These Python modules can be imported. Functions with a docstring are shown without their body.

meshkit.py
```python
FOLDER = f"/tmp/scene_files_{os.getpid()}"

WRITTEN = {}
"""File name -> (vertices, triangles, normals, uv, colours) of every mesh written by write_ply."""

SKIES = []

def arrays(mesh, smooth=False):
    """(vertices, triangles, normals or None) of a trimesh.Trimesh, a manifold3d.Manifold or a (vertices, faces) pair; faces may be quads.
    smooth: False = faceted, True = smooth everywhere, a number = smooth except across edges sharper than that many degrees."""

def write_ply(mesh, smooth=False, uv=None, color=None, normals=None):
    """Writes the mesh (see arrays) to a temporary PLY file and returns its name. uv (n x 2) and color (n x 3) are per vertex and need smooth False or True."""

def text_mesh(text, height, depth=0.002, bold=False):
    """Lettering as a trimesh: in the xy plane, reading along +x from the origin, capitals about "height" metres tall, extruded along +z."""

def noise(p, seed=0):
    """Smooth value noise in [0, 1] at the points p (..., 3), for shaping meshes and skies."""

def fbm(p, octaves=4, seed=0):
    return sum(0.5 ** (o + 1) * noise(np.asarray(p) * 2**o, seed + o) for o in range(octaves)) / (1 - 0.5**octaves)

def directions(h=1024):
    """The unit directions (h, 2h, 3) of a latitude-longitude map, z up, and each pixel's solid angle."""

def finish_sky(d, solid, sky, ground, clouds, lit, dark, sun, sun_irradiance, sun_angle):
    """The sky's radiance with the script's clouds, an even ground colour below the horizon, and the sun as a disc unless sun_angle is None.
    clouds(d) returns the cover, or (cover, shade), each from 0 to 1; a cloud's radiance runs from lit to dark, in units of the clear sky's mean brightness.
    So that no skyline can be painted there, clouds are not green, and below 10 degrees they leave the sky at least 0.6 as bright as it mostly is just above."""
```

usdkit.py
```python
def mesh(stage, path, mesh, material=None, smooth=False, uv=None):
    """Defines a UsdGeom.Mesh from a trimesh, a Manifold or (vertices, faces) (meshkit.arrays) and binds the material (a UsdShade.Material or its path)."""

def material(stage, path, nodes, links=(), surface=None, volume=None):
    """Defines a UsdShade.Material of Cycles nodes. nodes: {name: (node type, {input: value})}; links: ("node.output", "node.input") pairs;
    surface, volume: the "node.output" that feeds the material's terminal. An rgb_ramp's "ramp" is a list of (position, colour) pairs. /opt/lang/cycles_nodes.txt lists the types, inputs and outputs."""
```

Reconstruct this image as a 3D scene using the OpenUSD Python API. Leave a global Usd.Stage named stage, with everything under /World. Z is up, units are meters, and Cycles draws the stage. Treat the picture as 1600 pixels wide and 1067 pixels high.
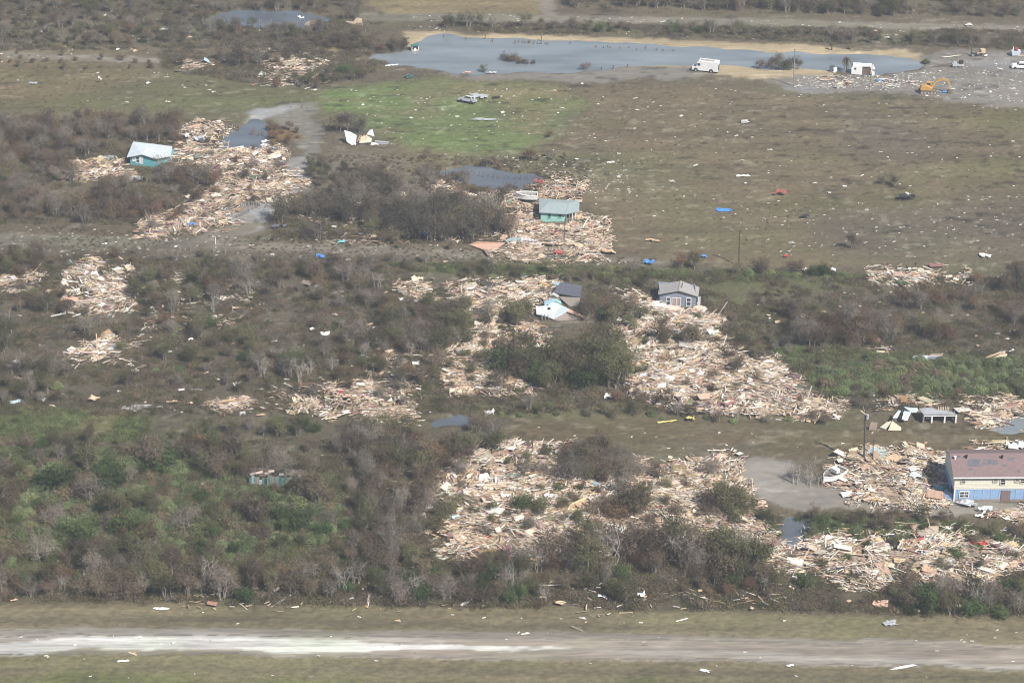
import math, numpy as np, trimesh, shapely, usdkit, meshkit
from shapely.geometry import Polygon
from shapely.ops import unary_union
from scipy.ndimage import gaussian_filter
from pxr import Usd, UsdGeom, UsdLux, UsdShade, Gf, Sdf, Vt

# ------------------------------------------------------------------ stage, camera, sky, sun, exposure
stage = Usd.Stage.CreateInMemory()
UsdGeom.SetStageUpAxis(stage, 'Z'); UsdGeom.SetStageMetersPerUnit(stage, 1.0)
UsdGeom.Xform.Define(stage, '/World'); UsdGeom.Scope.Define(stage, '/World/Looks')
H, DEP, F = 206.0, math.radians(27.0), 3650.0        # camera height, depression, focal length in pixels of a 1600 px wide frame
cam = UsdGeom.Camera.Define(stage, '/World/camera')
cam.CreateHorizontalApertureAttr(36.0); cam.CreateFocalLengthAttr(36.0 * F / 1600)
cam.CreateClippingRangeAttr(Gf.Vec2f(1.0, 50000.0))
cam.AddTranslateOp().Set(Gf.Vec3d(0, 0, H)); cam.AddRotateXOp().Set(90 - math.degrees(DEP))
EXPOSURE = 0.8
cam.CreateExposureAttr(EXPOSURE)
SUN_EL, SUN_AZ = math.radians(47), math.atan2(0.62, -0.74)      # azimuth = atan2(x, y) of the direction towards the sun
sky_m = usdkit.material(stage, '/World/Looks/sky', {
    's': ('sky_texture', {'sky_type': 'single_scattering', 'sun_disc': False, 'sun_elevation': SUN_EL, 'sun_rotation': SUN_AZ}),
    'b': ('background_shader', {'strength': 0.066})}, [('s.color', 'b.color')], surface='b.background')
dome = UsdLux.DomeLight.Define(stage, '/World/sky')
UsdShade.MaterialBindingAPI.Apply(dome.GetPrim()).Bind(sky_m)
dome.GetPrim().SetCustomDataByKey('kind', 'structure'); dome.GetPrim().SetCustomDataByKey('label', 'clear pale blue daytime sky above the flooded coast')
sun = UsdLux.DistantLight.Define(stage, '/World/sun')
sun.CreateIntensityAttr(1.25); sun.CreateAngleAttr(0.5); sun.CreateColorAttr(Gf.Vec3f(1.0, 0.95, 0.88)); sun.GetPrim().CreateAttribute('inputs:normalize', Sdf.ValueTypeNames.Bool).Set(True)
sun.AddRotateZOp().Set(-math.degrees(SUN_AZ) + 180); sun.AddRotateXOp().Set(-(90 - math.degrees(SUN_EL)) * -1)
HAZE_DENSITY = 0.00023

rng = np.random.default_rng(11)

# ------------------------------------------------------------------ helpers
def _dir(px, py):
    u, v = (np.asarray(px, float) - 800) / F, (np.asarray(py, float) - 533.5) / F
    return np.stack(np.broadcast_arrays(u, math.cos(DEP) - v * math.sin(DEP), -math.sin(DEP) - v * math.cos(DEP)), -1)

def G(px, py, z=0.0):
    """where the sight line through a photo point meets the level z"""
    d = _dir(px, py); t = (z - H) / d[..., 2]
    return np.stack([d[..., 0] * t, d[..., 1] * t, z + 0 * t], -1)

def R(px, py, Y):
    """the point of that sight line at the distance y = Y"""
    d = _dir(px, py); t = Y / d[..., 1]
    return np.stack([d[..., 0] * t, Y + 0 * t, H + d[..., 2] * t], -1)

def ppm(py):
    return 0.891 / H * (py - 533.5 + F * math.tan(DEP))

_used = {}
def path_for(name, parent='/World'):
    k = (str(parent), name); n = _used.get(k, -1) + 1; _used[k] = n
    return f'{parent}/{name}' + (f'_{n:03d}' if n else '')

def tag(p, label=None, cat=None, group=None, kind=None):
    p = p.GetPrim() if hasattr(p, 'GetPrim') else p
    for k, v in (('label', label), ('category', cat), ('group', group), ('kind', kind)):
        if v: p.SetCustomDataByKey(k, v)
    return p

class MB:
    """collects simple shapes into one mesh"""
    def __init__(s): s.v, s.f, s.c, s.n = [], [], [], 0
    def add(s, v, f, col=None):
        v = np.asarray(v, float); f = np.asarray(f, int)
        s.v.append(v); s.f.append(f + s.n); s.n += len(v)
        s.c.append(np.broadcast_to(np.asarray(col if col is not None else (.5, .5, .5), float), (len(v), 3)))
        return s
    def box(s, c, size, yaw=0, pitch=0, roll=0, col=None):
        v = np.array([[x, y, z] for x in (-.5, .5) for y in (-.5, .5) for z in (-.5, .5)]) * np.asarray(size)
        if yaw or pitch or roll: v = v @ rot(yaw, pitch, roll).T
        return s.add(v + np.asarray(c), BOXF, col)
    def bar(s, a, b, w, t, col=None):
        a, b = np.asarray(a, float), np.asarray(b, float); d = b - a; L = np.linalg.norm(d); d = d / L
        up = np.array([0, 0, 1.0]) if abs(d[2]) < .9 else np.array([0, 1.0, 0])
        q = np.cross(d, up); q /= np.linalg.norm(q); r = np.cross(q, d)
        v = np.array([[x, y, z] for x in (0, L) for y in (-w / 2, w / 2) for z in (-t / 2, t / 2)])
        return s.add(a + v[:, :1] * d + v[:, 1:2] * q * 1 + v[:, 2:] * r, BOXF, col)
    def tube(s, pts, rad, n=6, col=None):
        pts = np.asarray(pts, float); rad = np.broadcast_to(np.asarray(rad, float), (len(pts),))
        d = np.gradient(pts, axis=0); d /= np.maximum(np.linalg.norm(d, axis=1, keepdims=True), 1e-9)
        up = np.where(np.abs(d[:, 2:3]) < .9, [[0, 0, 1.0]], [[1.0, 0, 0]])
        q = np.cross(d, up); q /= np.linalg.norm(q, axis=1, keepdims=True); r = np.cross(q, d)
        a = np.arange(n) / n * 2 * np.pi
        ring = pts[:, None] + rad[:, None, None] * (np.cos(a)[None, :, None] * q[:, None] + np.sin(a)[None, :, None] * r[:, None])
        v = np.vstack([ring.reshape(-1, 3), pts[:1], pts[-1:]]); f = []
        m = len(pts)
        for i in range(m - 1):
            for j in range(n):
                k = (j + 1) % n
                f += [[i * n + j, i * n + k, (i + 1) * n + k], [i * n + j, (i + 1) * n + k, (i + 1) * n + j]]
        for j in range(n):
            k = (j + 1) % n
            f += [[m * n, k, j], [m * n + 1, (m - 1) * n + j, (m - 1) * n + k]]
        return s.add(v, f, col)
    def slab(s, pts, tris, th, col=None, down=(0, 0, -1)):
        """a surface given by its outline or triangles, made th thick"""
        p = np.asarray(pts, float); n = len(p); lo = p + np.asarray(down, float) * th
        t = np.asarray(tris if tris is not None else [[0, i, i + 1] for i in range(1, n - 1)], int)
        e = {}
        for a, b, c in t:
            for x, y in ((a, b), (b, c), (c, a)): e[(x, y)] = 1
        side = []
        for (x, y) in e:
            if (y, x) not in e: side += [[x, n + x, n + y], [x, n + y, y]]
        return s.add(np.vstack([p, lo]), np.vstack([t, t[:, ::-1] + n, np.array(side).reshape(-1, 3)]), col)
    def prism(s, prof, y0, y1, col=None):
        """profile in x, z pushed along y (convex or nearly)"""
        prof = np.asarray(prof, float); n = len(prof)
        a = np.column_stack([prof[:, 0], np.full(n, y0), prof[:, 1]]); b = a.copy(); b[:, 1] = y1
        tri = trimesh.creation.triangulate_polygon(Polygon(prof), engine='earcut')
        tv = np.asarray(tri[0]); idx = np.array([np.argmin(((prof - q) ** 2).sum(1)) for q in tv]); t = idx[np.asarray(tri[1])]
        f = [list(x) for x in t] + [[n + x for x in y[::-1]] for y in t]
        for i in range(n):
            j = (i + 1) % n; f += [[i, j, n + j], [i, n + j, n + i]]
        return s.add(np.vstack([a, b]), f, col)
    def sheet(s, c, w, d, seed, amp=.3, col=None, n=7, yaw=0., th=.03, lift=.05):
        """a crumpled sheet lying about"""
        g = np.linspace(-.5, .5, n); X, Y = np.meshgrid(g, g)
        rr = np.random.default_rng(seed)
        Z = meshkit.fbm(np.stack([X * 3.1 + seed * 7.3, Y * 3.1, 0 * X], -1), 3, seed) * amp + lift
        X2 = X * w * (1 + .16 * rr.normal(size=X.shape)); Y2 = Y * d * (1 + .16 * rr.normal(size=X.shape))
        p = np.stack([X2 * math.cos(yaw) - Y2 * math.sin(yaw), X2 * math.sin(yaw) + Y2 * math.cos(yaw), Z], -1).reshape(-1, 3) + np.asarray(c)
        t = []
        for i in range(n - 1):
            for j in range(n - 1):
                a = i * n + j
                if (i in (0, n - 2) or j in (0, n - 2)) and rr.random() < .25: continue
                t += [[a, a + 1, a + n + 1], [a, a + n + 1, a + n]]
        return s.slab(p, t, th, col)
    def arrays(s):
        return np.vstack(s.v), np.vstack(s.f), np.vstack(s.c)

BOXF = np.array([[0, 1, 3], [0, 3, 2], [4, 6, 7], [4, 7, 5], [0, 4, 5], [0, 5, 1], [2, 3, 7], [2, 7, 6], [0, 2, 6], [0, 6, 4], [1, 5, 7], [1, 7, 3]])
def rot(yaw, pitch=0, roll=0):
    cy, sy, cp, sp, cr, sr = math.cos(yaw), math.sin(yaw), math.cos(pitch), math.sin(pitch), math.cos(roll), math.sin(roll)
    return np.array([[cy, -sy, 0], [sy, cy, 0], [0, 0, 1]]) @ np.array([[cp, 0, -sp], [0, 1, 0], [sp, 0, cp]]) @ np.array([[1, 0, 0], [0, cr, -sr], [0, sr, cr]])

def obj(name, mb, m, parent='/World', smooth=False, colors=False):
    parent = parent.GetPath() if hasattr(parent, 'GetPath') else parent
    if isinstance(mb, MB): v, f, c = mb.arrays()
    else: (v, f), c = mb[:2], (mb[2] if len(mb) > 2 else None)
    pr = usdkit.mesh(stage, path_for(name, parent), (v, f), m, smooth=smooth)
    if colors:
        UsdGeom.PrimvarsAPI(pr).CreatePrimvar('col', Sdf.ValueTypeNames.Color3fArray, 'vertex').Set(Vt.Vec3fArray.FromNumpy(np.ascontiguousarray(c, np.float32)))
    return pr.GetPrim()

def thing(name, label, cat, loc, yaw=0., group=None, scale=None):
    x = UsdGeom.Xform.Define(stage, path_for(name)); x.AddTranslateOp().Set(Gf.Vec3d(*map(float, loc)))
    if yaw: x.AddRotateZOp().Set(math.degrees(yaw))
    if scale is not None: x.AddScaleOp().Set(Gf.Vec3f(*map(float, np.broadcast_to(scale, 3))))
    return tag(x, label, cat, group)

def mat(name, col, rough=.7, var=.18, scale=2.0, metal=0., spec=.3, bump=0.):
    nodes = {'g': ('geometry', {}), 'n': ('noise_texture', {'scale': scale, 'detail': 4.0, 'roughness': .65}),
             'r': ('rgb_ramp', {'ramp': [(0.3, tuple(np.clip(np.array(col) * (1 - var), 0, 1))), (0.7, tuple(np.clip(np.array(col) * (1 + var), 0, 1)))]}),
             'p': ('principled_bsdf', {'roughness': rough, 'metallic': metal, 'specular_ior_level': spec})}
    links = [('g.position', 'n.vector'), ('n.fac', 'r.fac'), ('r.color', 'p.base_color')]
    if bump:
        nodes['b'] = ('bump', {'strength': .6, 'distance': bump}); links += [('n.fac', 'b.height'), ('b.normal', 'p.normal')]
    return usdkit.material(stage, '/World/Looks/' + name, nodes, links, surface='p.BSDF')

def vcol_mat(name, rough, lo, hi, scale, stretch=(1, 1, 1), bump=0., spec=.2, scale2=None):
    """colour from the mesh's own primvar, broken up by fine grain"""
    nodes = {'a': ('attribute', {'attribute': 'col'}), 'g': ('geometry', {}), 'm': ('mapping', {'scale': stretch}),
             'n': ('noise_texture', {'scale': scale, 'detail': 5.0, 'roughness': .7}),
             'r': ('rgb_ramp', {'ramp': [(0.28, (lo, lo, lo)), (0.5, ((lo + hi) / 2,) * 3), (0.72, (hi, hi * .99, hi * .97))]}),
             'x': ('mix_color', {'blend_type': 'multiply', 'fac': 1.0, 'use_clamp_result': False}),
             'p': ('principled_bsdf', {'roughness': rough, 'specular_ior_level': spec})}
    links = [('g.position', 'm.vector'), ('m.vector', 'n.vector'), ('n.fac', 'r.fac'), ('a.color', 'x.a'), ('r.color', 'x.b'), ('x.result', 'p.base_color')]
    if bump:
        nodes['b'] = ('bump', {'strength': .7, 'distance': bump}); links += [('n.fac', 'b.height'), ('b.normal', 'p.normal')]
    return usdkit.material(stage, '/World/Looks/' + name, nodes, links, surface='p.BSDF')

M = {}
def mats():
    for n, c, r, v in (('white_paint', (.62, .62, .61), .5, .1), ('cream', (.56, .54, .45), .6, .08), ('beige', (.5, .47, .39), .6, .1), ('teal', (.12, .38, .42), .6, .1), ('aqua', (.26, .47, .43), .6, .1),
                       ('blue_wall', (.2, .31, .47), .6, .12), ('grey_wall', (.2, .22, .27), .6, .1), ('white_roof', (.46, .51, .53), .45, .12), ('grey_roof', (.28, .265, .25), .8, .15),
                       ('aqua_roof', (.23, .28, .28), .7, .12), ('brown_roof', (.16, .112, .11), .85, .12), ('felt', (.095, .1, .115), .85, .2), ('dark_roof', (.075, .08, .1), .75, .2), ('blue_grey_roof', (.36, .4, .45), .6, .12),
                       ('rust_roof', (.42, .27, .2), .85, .2), ('glass', (.03, .035, .045), .15, .1), ('dark', (.025, .024, .023), .9, .2), ('wood', (.42, .3, .2), .8, .25), ('pale_wood', (.56, .44, .31), .8, .2),
                       ('grey_wood', (.2, .18, .16), .85, .2), ('pole', (.075, .062, .055), .85, .2), ('tyre', (.025, .025, .025), .8, .1), ('steel', (.3, .31, .32), .45, .2), ('orange', (.4, .23, .07), .55, .15),
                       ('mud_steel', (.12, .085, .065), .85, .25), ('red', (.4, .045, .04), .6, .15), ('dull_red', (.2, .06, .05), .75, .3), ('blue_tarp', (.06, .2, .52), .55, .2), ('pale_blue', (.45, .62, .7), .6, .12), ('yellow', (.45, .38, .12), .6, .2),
                       ('boat_yellow', (.6, .52, .3), .6, .15), ('boat_white', (.68, .68, .66), .35, .12), ('green_wall', (.12, .165, .145), .7, .35), ('pink', (.36, .27, .23), .7, .2), ('brown_wall', (.2, .17, .15), .8, .2), ('dark_green', (.04, .13, .11), .6, .2)):
        M[n] = mat(n, c, r, v)
    def leaf(name, lo, hi, tr=.45):
        M[name] = usdkit.material(stage, '/World/Looks/' + name, {
            'g': ('geometry', {}), 'o': ('object_info', {}), 'r': ('rgb_ramp', {'ramp': [(0, lo), (1, hi)]}),
            'm': ('map_range', {'from_min': 0., 'from_max': 1., 'to_min': .58, 'to_max': 1.42}), 'v': ('hsv', {'saturation': 1.0}),
            'mh': ('map_range', {'from_min': 0., 'from_max': 1., 'to_min': .48, 'to_max': .52}), 'wn': ('math', {'math_type': 'fraction', 'value2': 0.}), 'mm': ('math', {'math_type': 'multiply', 'value2': 17.3}),
            'd': ('diffuse_bsdf', {}), 't': ('translucent_bsdf', {}), 'x': ('mix_closure', {'fac': tr})},
            [('g.random_per_island', 'r.fac'), ('o.random', 'm.value'), ('m.result', 'v.value'), ('o.random', 'mm.value1'), ('mm.value', 'wn.value1'), ('wn.value', 'mh.value'), ('mh.result', 'v.hue'), ('r.color', 'v.color'), ('v.color', 'd.color'), ('v.color', 't.color'), ('d.BSDF', 'x.closure1'), ('t.BSDF', 'x.closure2')], surface='x.closure')
    leaf('leaf_brown', (.15, .117, .08), (.43, .35, .25)); leaf('leaf_rust', (.155, .1, .06), (.4, .275, .175)); leaf('leaf_olive', (.125, .122, .06), (.37, .355, .19))
    leaf('leaf_green', (.08, .11, .045), (.28, .33, .14)); leaf('leaf_sage', (.175, .21, .095), (.43, .5, .26)); leaf('leaf_grey', (.18, .155, .122), (.46, .4, .32)); leaf('leaf_dark', (.115, .102, .078), (.34, .3, .235)); leaf('leaf_straw', (.19, .15, .095), (.4, .325, .22)); leaf('leaf_field', (.13, .11, .075), (.27, .225, .16))
    M['bark'] = mat('bark', (.2, .175, .15), .9, .25); M['pale_bark'] = mat('pale_bark', (.3, .275, .24), .9, .2)
    M['ground'] = vcol_mat('ground_soil', .95, .58, 1.42, 1.3, (1, .8, 1), .12); M['mud'] = vcol_mat('wet_mud', .5, .8, 1.2, .7, (.6, 1, 1), .03, .4)
    M['field'] = vcol_mat('field_grass', .95, .6, 1.4, 1.5, (.5, .9, 1), .1); M['road'] = vcol_mat('road_gravel', .9, .66, 1.34, 1.9, (.1, 1, 1), .05)
    M['lumber'] = vcol_mat('broken_lumber', .85, .8, 1.15, 3.0)
    for nme, c_ in (('silty_water', (.15, .172, .184)), ('dark_water', (.085, .098, .115))):
        M[nme] = usdkit.material(stage, '/World/Looks/' + nme, {
            'g': ('geometry', {}), 'm': ('mapping', {'scale': (.35, 1.4, 1)}), 'n': ('noise_texture', {'scale': 1.2, 'detail': 3.0}), 'b': ('bump', {'strength': .12, 'distance': .05}), 'r': ('rgb_ramp', {'ramp': [(.3, tuple(x * .72 for x in c_)), (.7, tuple(x * 1.22 for x in c_))]}), 'n2': ('noise_texture', {'scale': .11, 'detail': 3.0}),
            'p': ('principled_bsdf', {'roughness': .1, 'ior': 1.33, 'specular_ior_level': .5})},
            [('g.position', 'm.vector'), ('m.vector', 'n.vector'), ('n.fac', 'b.height'), ('b.normal', 'p.normal'), ('m.vector', 'n2.vector'), ('n2.fac', 'r.fac'), ('r.color', 'p.base_color')], surface='p.BSDF')
mats()
# ------------------------------------------------------------------ the ground: one dense sheet, cut along the edges of roads, fields, mud and banks
def wpoly(pts):
    p = Polygon(G(np.array([a for a, _ in pts]), np.array([b for _, b in pts]))[:, :2]); return p if p.is_valid else p.buffer(0)

WATER = {
 'lake': [(575,92),(590,82),(640,77),(668,60),(700,54),(780,57),(860,60),(1000,69),(1140,76),(1260,81),(1340,83),(1420,86),(1443,97),(1436,106),(1400,113),(1340,113),(1262,107),(1215,107),(1130,101),(1060,99),(1000,101),(930,108),(860,110),(760,113),(690,110),(640,101)],
 'left_pond': [(338,232),(350,212),(372,196),(388,188),(404,180),(413,200),(424,212),(418,225),(395,234),(362,236),(345,238)],
 'centre_pond': [(678,268),(705,266),(735,263),(752,262),(800,273),(848,277),(845,286),(822,294),(790,299),(760,296),(738,286),(700,276)],
 'far_pond': [(318,42),(335,20),(380,15),(470,17),(520,28),(500,42),(440,44),(380,42)],
 'field_puddle': [(838,674),(855,671),(876,673),(872,678),(850,678)],
 'roadside_pool': [(1545,668),(1556,659),(1590,652),(1680,650),(1680,664),(1600,674)],
 'ditch_pool': [(668,659),(690,652),(735,652),(752,656),(728,662),(690,663)],
 'brush_pool': [(1212,840),(1240,815),(1275,812),(1270,835),(1250,850)],
}
WLAB = {'lake': 'long grey blue lake between the sand banks in the distance', 'left_pond': 'dark blue pond beside the wreckage right of the teal house', 'centre_pond': 'dark blue pond behind the aqua house with the grey roof', 'far_pond': 'dark pond among trees at the far left',
        'field_puddle': 'small blue puddle on the brown field strip', 'roadside_pool': 'shallow grey blue pool at the right edge beside the roadside lumber', 'ditch_pool': 'dark shallow water in the ditch left of the brown field strip', 'brush_pool': 'dark narrow water among the brush below the mud flat'}
# class, colour, blur in metres, outlines in the photo
C = lambda r, g, b: np.array([r, g, b])
LAY = [
 ('ground', C(.115,.105,.08), 3, [[(-300,600),(760,650),(800,900),(1900,900),(1900,960),(-300,950)]]),
 ('ground', C(.12,.108,.088), 3, [[(-300,360),(1100,420),(1900,440),(1900,640),(-300,620)]]),
 ('ground', C(.1,.115,.06), 3, [[(-200,720),(300,730),(560,790),(540,880),(-200,885)],[(1290,540),(1700,560),(1700,620),(1300,605)]]),
 ('ground', C(.12,.13,.07), 2, [[(620,412),(800,418),(1200,428),(1360,440),(1300,455),(1130,450),(1000,440),(800,430),(640,424)],[(1110,450),(1240,480),(1220,540),(1150,520)]]),
 ('field', C(.175,.145,.105), 1.5, [[(905,128),(1100,132),(1240,145),(1440,160),(1900,172),(1900,440),(1600,405),(1340,418),(1180,415),(1040,405),(945,395),(930,340),(905,285),(850,272),(760,262),(700,250),(780,240),(880,215),(918,182)]]),
 ('field', C(.165,.15,.105), 3, [[(560,245),(700,240),(880,232),(1100,262),(1000,310),(900,282),(760,262),(600,262)]]),
 ('field', C(.17,.16,.09), 3, [[(1430,180),(1560,172),(1900,190),(1900,215),(1560,205)],[(1450,255),(1600,245),(1900,250),(1900,275),(1500,272)],[(1180,310),(1500,322),(1480,345),(1200,335)]]),
 ('field', C(.15,.13,.11), 4, [[(1240,330),(1620,310),(1700,400),(1300,408)],[(1300,160),(1440,200),(1500,240),(1330,250)]]),
 ('grass', C(.14,.185,.08), 2.0, [[(484,142),(560,134),(620,128),(690,124),(780,128),(870,136),(912,150),(880,195),(870,212),(800,236),(740,243),(690,240),(620,226),(560,195),(505,172)]]),
 ('grass', C(.2,.185,.11), 2.5, [[(690,128),(760,130),(900,140),(880,150),(800,160),(700,145)],[(770,158),(860,165),(850,200),(780,190)],[(600,225),(720,240),(660,244)]]),
 ('grass', C(.125,.2,.07), 2.5, [[(830,160),(890,155),(910,170),(860,176)],[(485,150),(560,142),(640,150),(520,160)]]),
 ('field', C(.15,.148,.09), 3, [[(-300,128),(200,110),(330,108),(482,140),(492,165),(400,172),(300,185),(150,180),(-300,165)]]),
 ('field', C(.18,.145,.1), 3, [[(-300,88),(120,95),(262,115),(150,140),(60,165),(-300,160)],[(440,70),(500,72),(560,88),(520,130),(470,120)]]),
 ('field', C(.25,.21,.135), 1.2, [[(478,72),(500,66),(545,76),(552,88),(490,86)],[(570,0),(840,-4),(862,20),(600,22)]]),
 ('field', C(.17,.15,.11), 3, [[(0,60),(250,70),(260,90),(0,88)]]),
 ('sand_bank', C(.33,.28,.21), .8, [[(634,48),(760,52),(860,55),(1000,59),(1140,66),(1300,73),(1420,78),(1460,90),(1440,100),(1430,92),(1340,88),(1260,86),(1140,81),(1000,74),(860,65),(780,62),(700,58),(668,66),(645,76),(634,62)],[(930,106),(1000,99),(1060,97),(1130,98),(1215,105),(1262,105),(1300,112),(1290,122),(1200,124),(1120,120),(1040,114),(960,116)]]),
 ('mud_flat', C(.2,.18,.155), 1.2, [[(640,106),(690,112),(760,116),(860,113),(930,110),(1010,104),(1075,104),(1090,112),(1120,122),(1000,126),(930,130),(860,128),(760,124),(690,118)],
                              [(1440,90),(1480,78),(1900,78),(1900,176),(1600,170),(1500,160),(1440,152),(1330,140),(1240,135),(1190,126),(1300,118),(1400,117),(1440,110)]]),
 ('mud_flat', C(.22,.215,.215), 1.5, [[(1500,100),(1560,92),(1900,96),(1900,112),(1560,112)],[(1240,134),(1320,138),(1440,140),(1300,144),(1230,140)]]),
 ('mud_flat', C(.235,.222,.21), 1.0, [[(438,245),(480,240),(490,262),(480,300),(440,318),(425,340),(400,355),(370,372),(330,378),(300,372),(340,362),(372,350),(352,345),(352,325),(420,312),(450,300),(440,280)]]),
 ('mud_flat', C(.185,.172,.138), 1.5, [[(390,185),(404,175),(440,165),(492,160),(500,200),(490,245),(470,245),(452,215),(430,185)]]),
 ('mud_flat', C(.3,.3,.31), .8, [[(386,192),(392,176),(404,166),(440,165),(470,168),(430,178),(410,186)],[(392,318),(420,312),(428,330),(410,345),(396,338)]]),
 ('dirt_road', C(.185,.172,.158), .8, [[(-300,356),(100,368),(330,374),(420,378),(600,384),(740,390),(860,396),(1000,402),(1080,410),(1000,412),(860,408),(740,404),(600,398),(420,392),(330,390),(100,384),(-300,374)]]),
 ('dirt_road', C(.215,.2,.185), .8, [[(320,378),(420,383),(600,388),(760,396),(760,400),(600,394),(420,388),(330,385)],[(300,372),(372,350),(410,345),(390,362),(350,380)]]),
 ('field', C(.155,.128,.09), 1.2, [[(800,657),(900,655),(1100,660),(1350,668),(1900,676),(1900,735),(1480,715),(1380,705),(1280,712),(1100,716),(1000,708),(860,706),(790,700),(785,675)]]),
 ('field', C(.175,.16,.145), 1.0, [[(1060,671),(1300,676),(1300,679),(1060,675)],[(1000,690),(1250,698),(1260,702),(1000,695)],[(1440,686),(1540,690),(1540,696),(1430,692)],[(1020,712),(1120,706),(1110,722),(1030,724)]]),
 ('field', C(.135,.128,.085), 1.5, [[(720,615),(880,610),(940,620),(1110,640),(1340,655),(1340,664),(1000,655),(800,652),(740,645)]]),
 ('mud_flat', C(.255,.235,.21), .8, [[(1102,712),(1150,712),(1220,716),(1262,740),(1285,756),(1340,768),(1470,770),(1500,782),(1640,795),(1640,806),(1490,806),(1400,800),(1330,798),(1250,798),(1190,786),(1160,762),(1120,735)]]),
 ('mud_flat', C(.2,.185,.165), 2, [[(1230,785),(1330,792),(1320,798),(1240,797)],[(1180,745),(1215,740),(1210,760)]]),
 ('grass', C(.115,.145,.06), 2, [[(-200,635),(120,640),(235,655),(215,680),(100,690),(-200,682)],[(400,560),(520,570),(460,590)]]),
 ('grass', C(.195,.175,.125), 1.2, [[(-400,940),(500,941),(760,946),(1100,955),(1400,962),(2000,975),(2000,1200),(-400,1200)]]),
 ('grass', C(.145,.132,.102), 1.0, [[(-300,964),(200,962),(500,966),(900,975),(1200,982),(900,984),(500,976),(200,972),(-300,972)],[(-300,1042),(400,1042),(900,1046),(1300,1052),(2000,1062),(2000,1072),(1300,1060),(900,1053),(400,1049),(-300,1048)]]),
 ('grass', C(.15,.155,.085), 1.5, [[(520,978),(700,980),(660,987),(540,985)],[(-100,1026),(60,1022),(100,1030),(-100,1036)],[(-300,1056),(2000,1072),(2000,1200),(-300,1200)]]),
 ('gravel_road', C(.275,.245,.212), .9, [[(-400,982),(300,984),(800,988),(1200,995),(1500,1004),(2000,1018),(2000,1058),(1500,1044),(1200,1036),(800,1030),(560,1028),(250,1022),(-400,1030)]]),
 ('gravel_road', C(.2,.19,.175), 1.2, [[(-400,980),(300,982),(800,986),(1500,1002),(1500,1006),(800,992),(300,989),(-400,988)]]),
 ('gravel_road', C(.56,.56,.56), .45, [[(-60,1008),(120,996),(300,990),(420,994),(560,1000),(640,1012),(560,1020),(300,1016),(120,1014),(60,1022),(-60,1024)],[(400,1000),(700,1006),(900,1011),(880,1014),(640,1014),(420,1008)]]),
 ('gravel_road', C(.36,.345,.32), 1.0, [[(860,1012),(1060,1018),(1220,1020),(1400,1029),(1660,1042),(1660,1050),(1400,1039),(1200,1031),(1000,1024)],[(-300,990),(300,988),(700,998),(700,1003),(300,993),(-300,1000)]]),
 ('gravel_road', C(.19,.178,.165), .3, [[(-400,1019),(600,1024),(1100,1031),(2000,1052),(2000,1054),(1100,1033),(600,1025.5),(-400,1020.5)],[(-400,990),(600,993),(1100,1000),(2000,1020),(2000,1021.5),(1100,1001.5),(600,994.5),(-400,991.5)]]),
 ('far_road', C(.235,.22,.205), .8, [[(560,20),(800,22),(1100,28),(1350,34),(1900,48),(1900,58),(1350,46),(1100,38),(800,34),(560,33)],[(840,0),(862,-6),(872,24),(850,26)],[(0,82),(260,92),(300,97),(255,99),(0,90)]]),
 ('ground', C(.17,.155,.135), 2, [[(690,440),(800,436),(810,452),(720,456)],[(230,60),(262,70),(262,85),(230,85)],[(500,240),(560,240),(640,250),(640,275),(500,300)]]),
 ('field', C(.2,.125,.075), 1.0, [[(425,195),(465,205),(470,216),(440,228),(424,222)],[(560,258),(625,262),(620,272),(560,270)]]),
]
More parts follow.
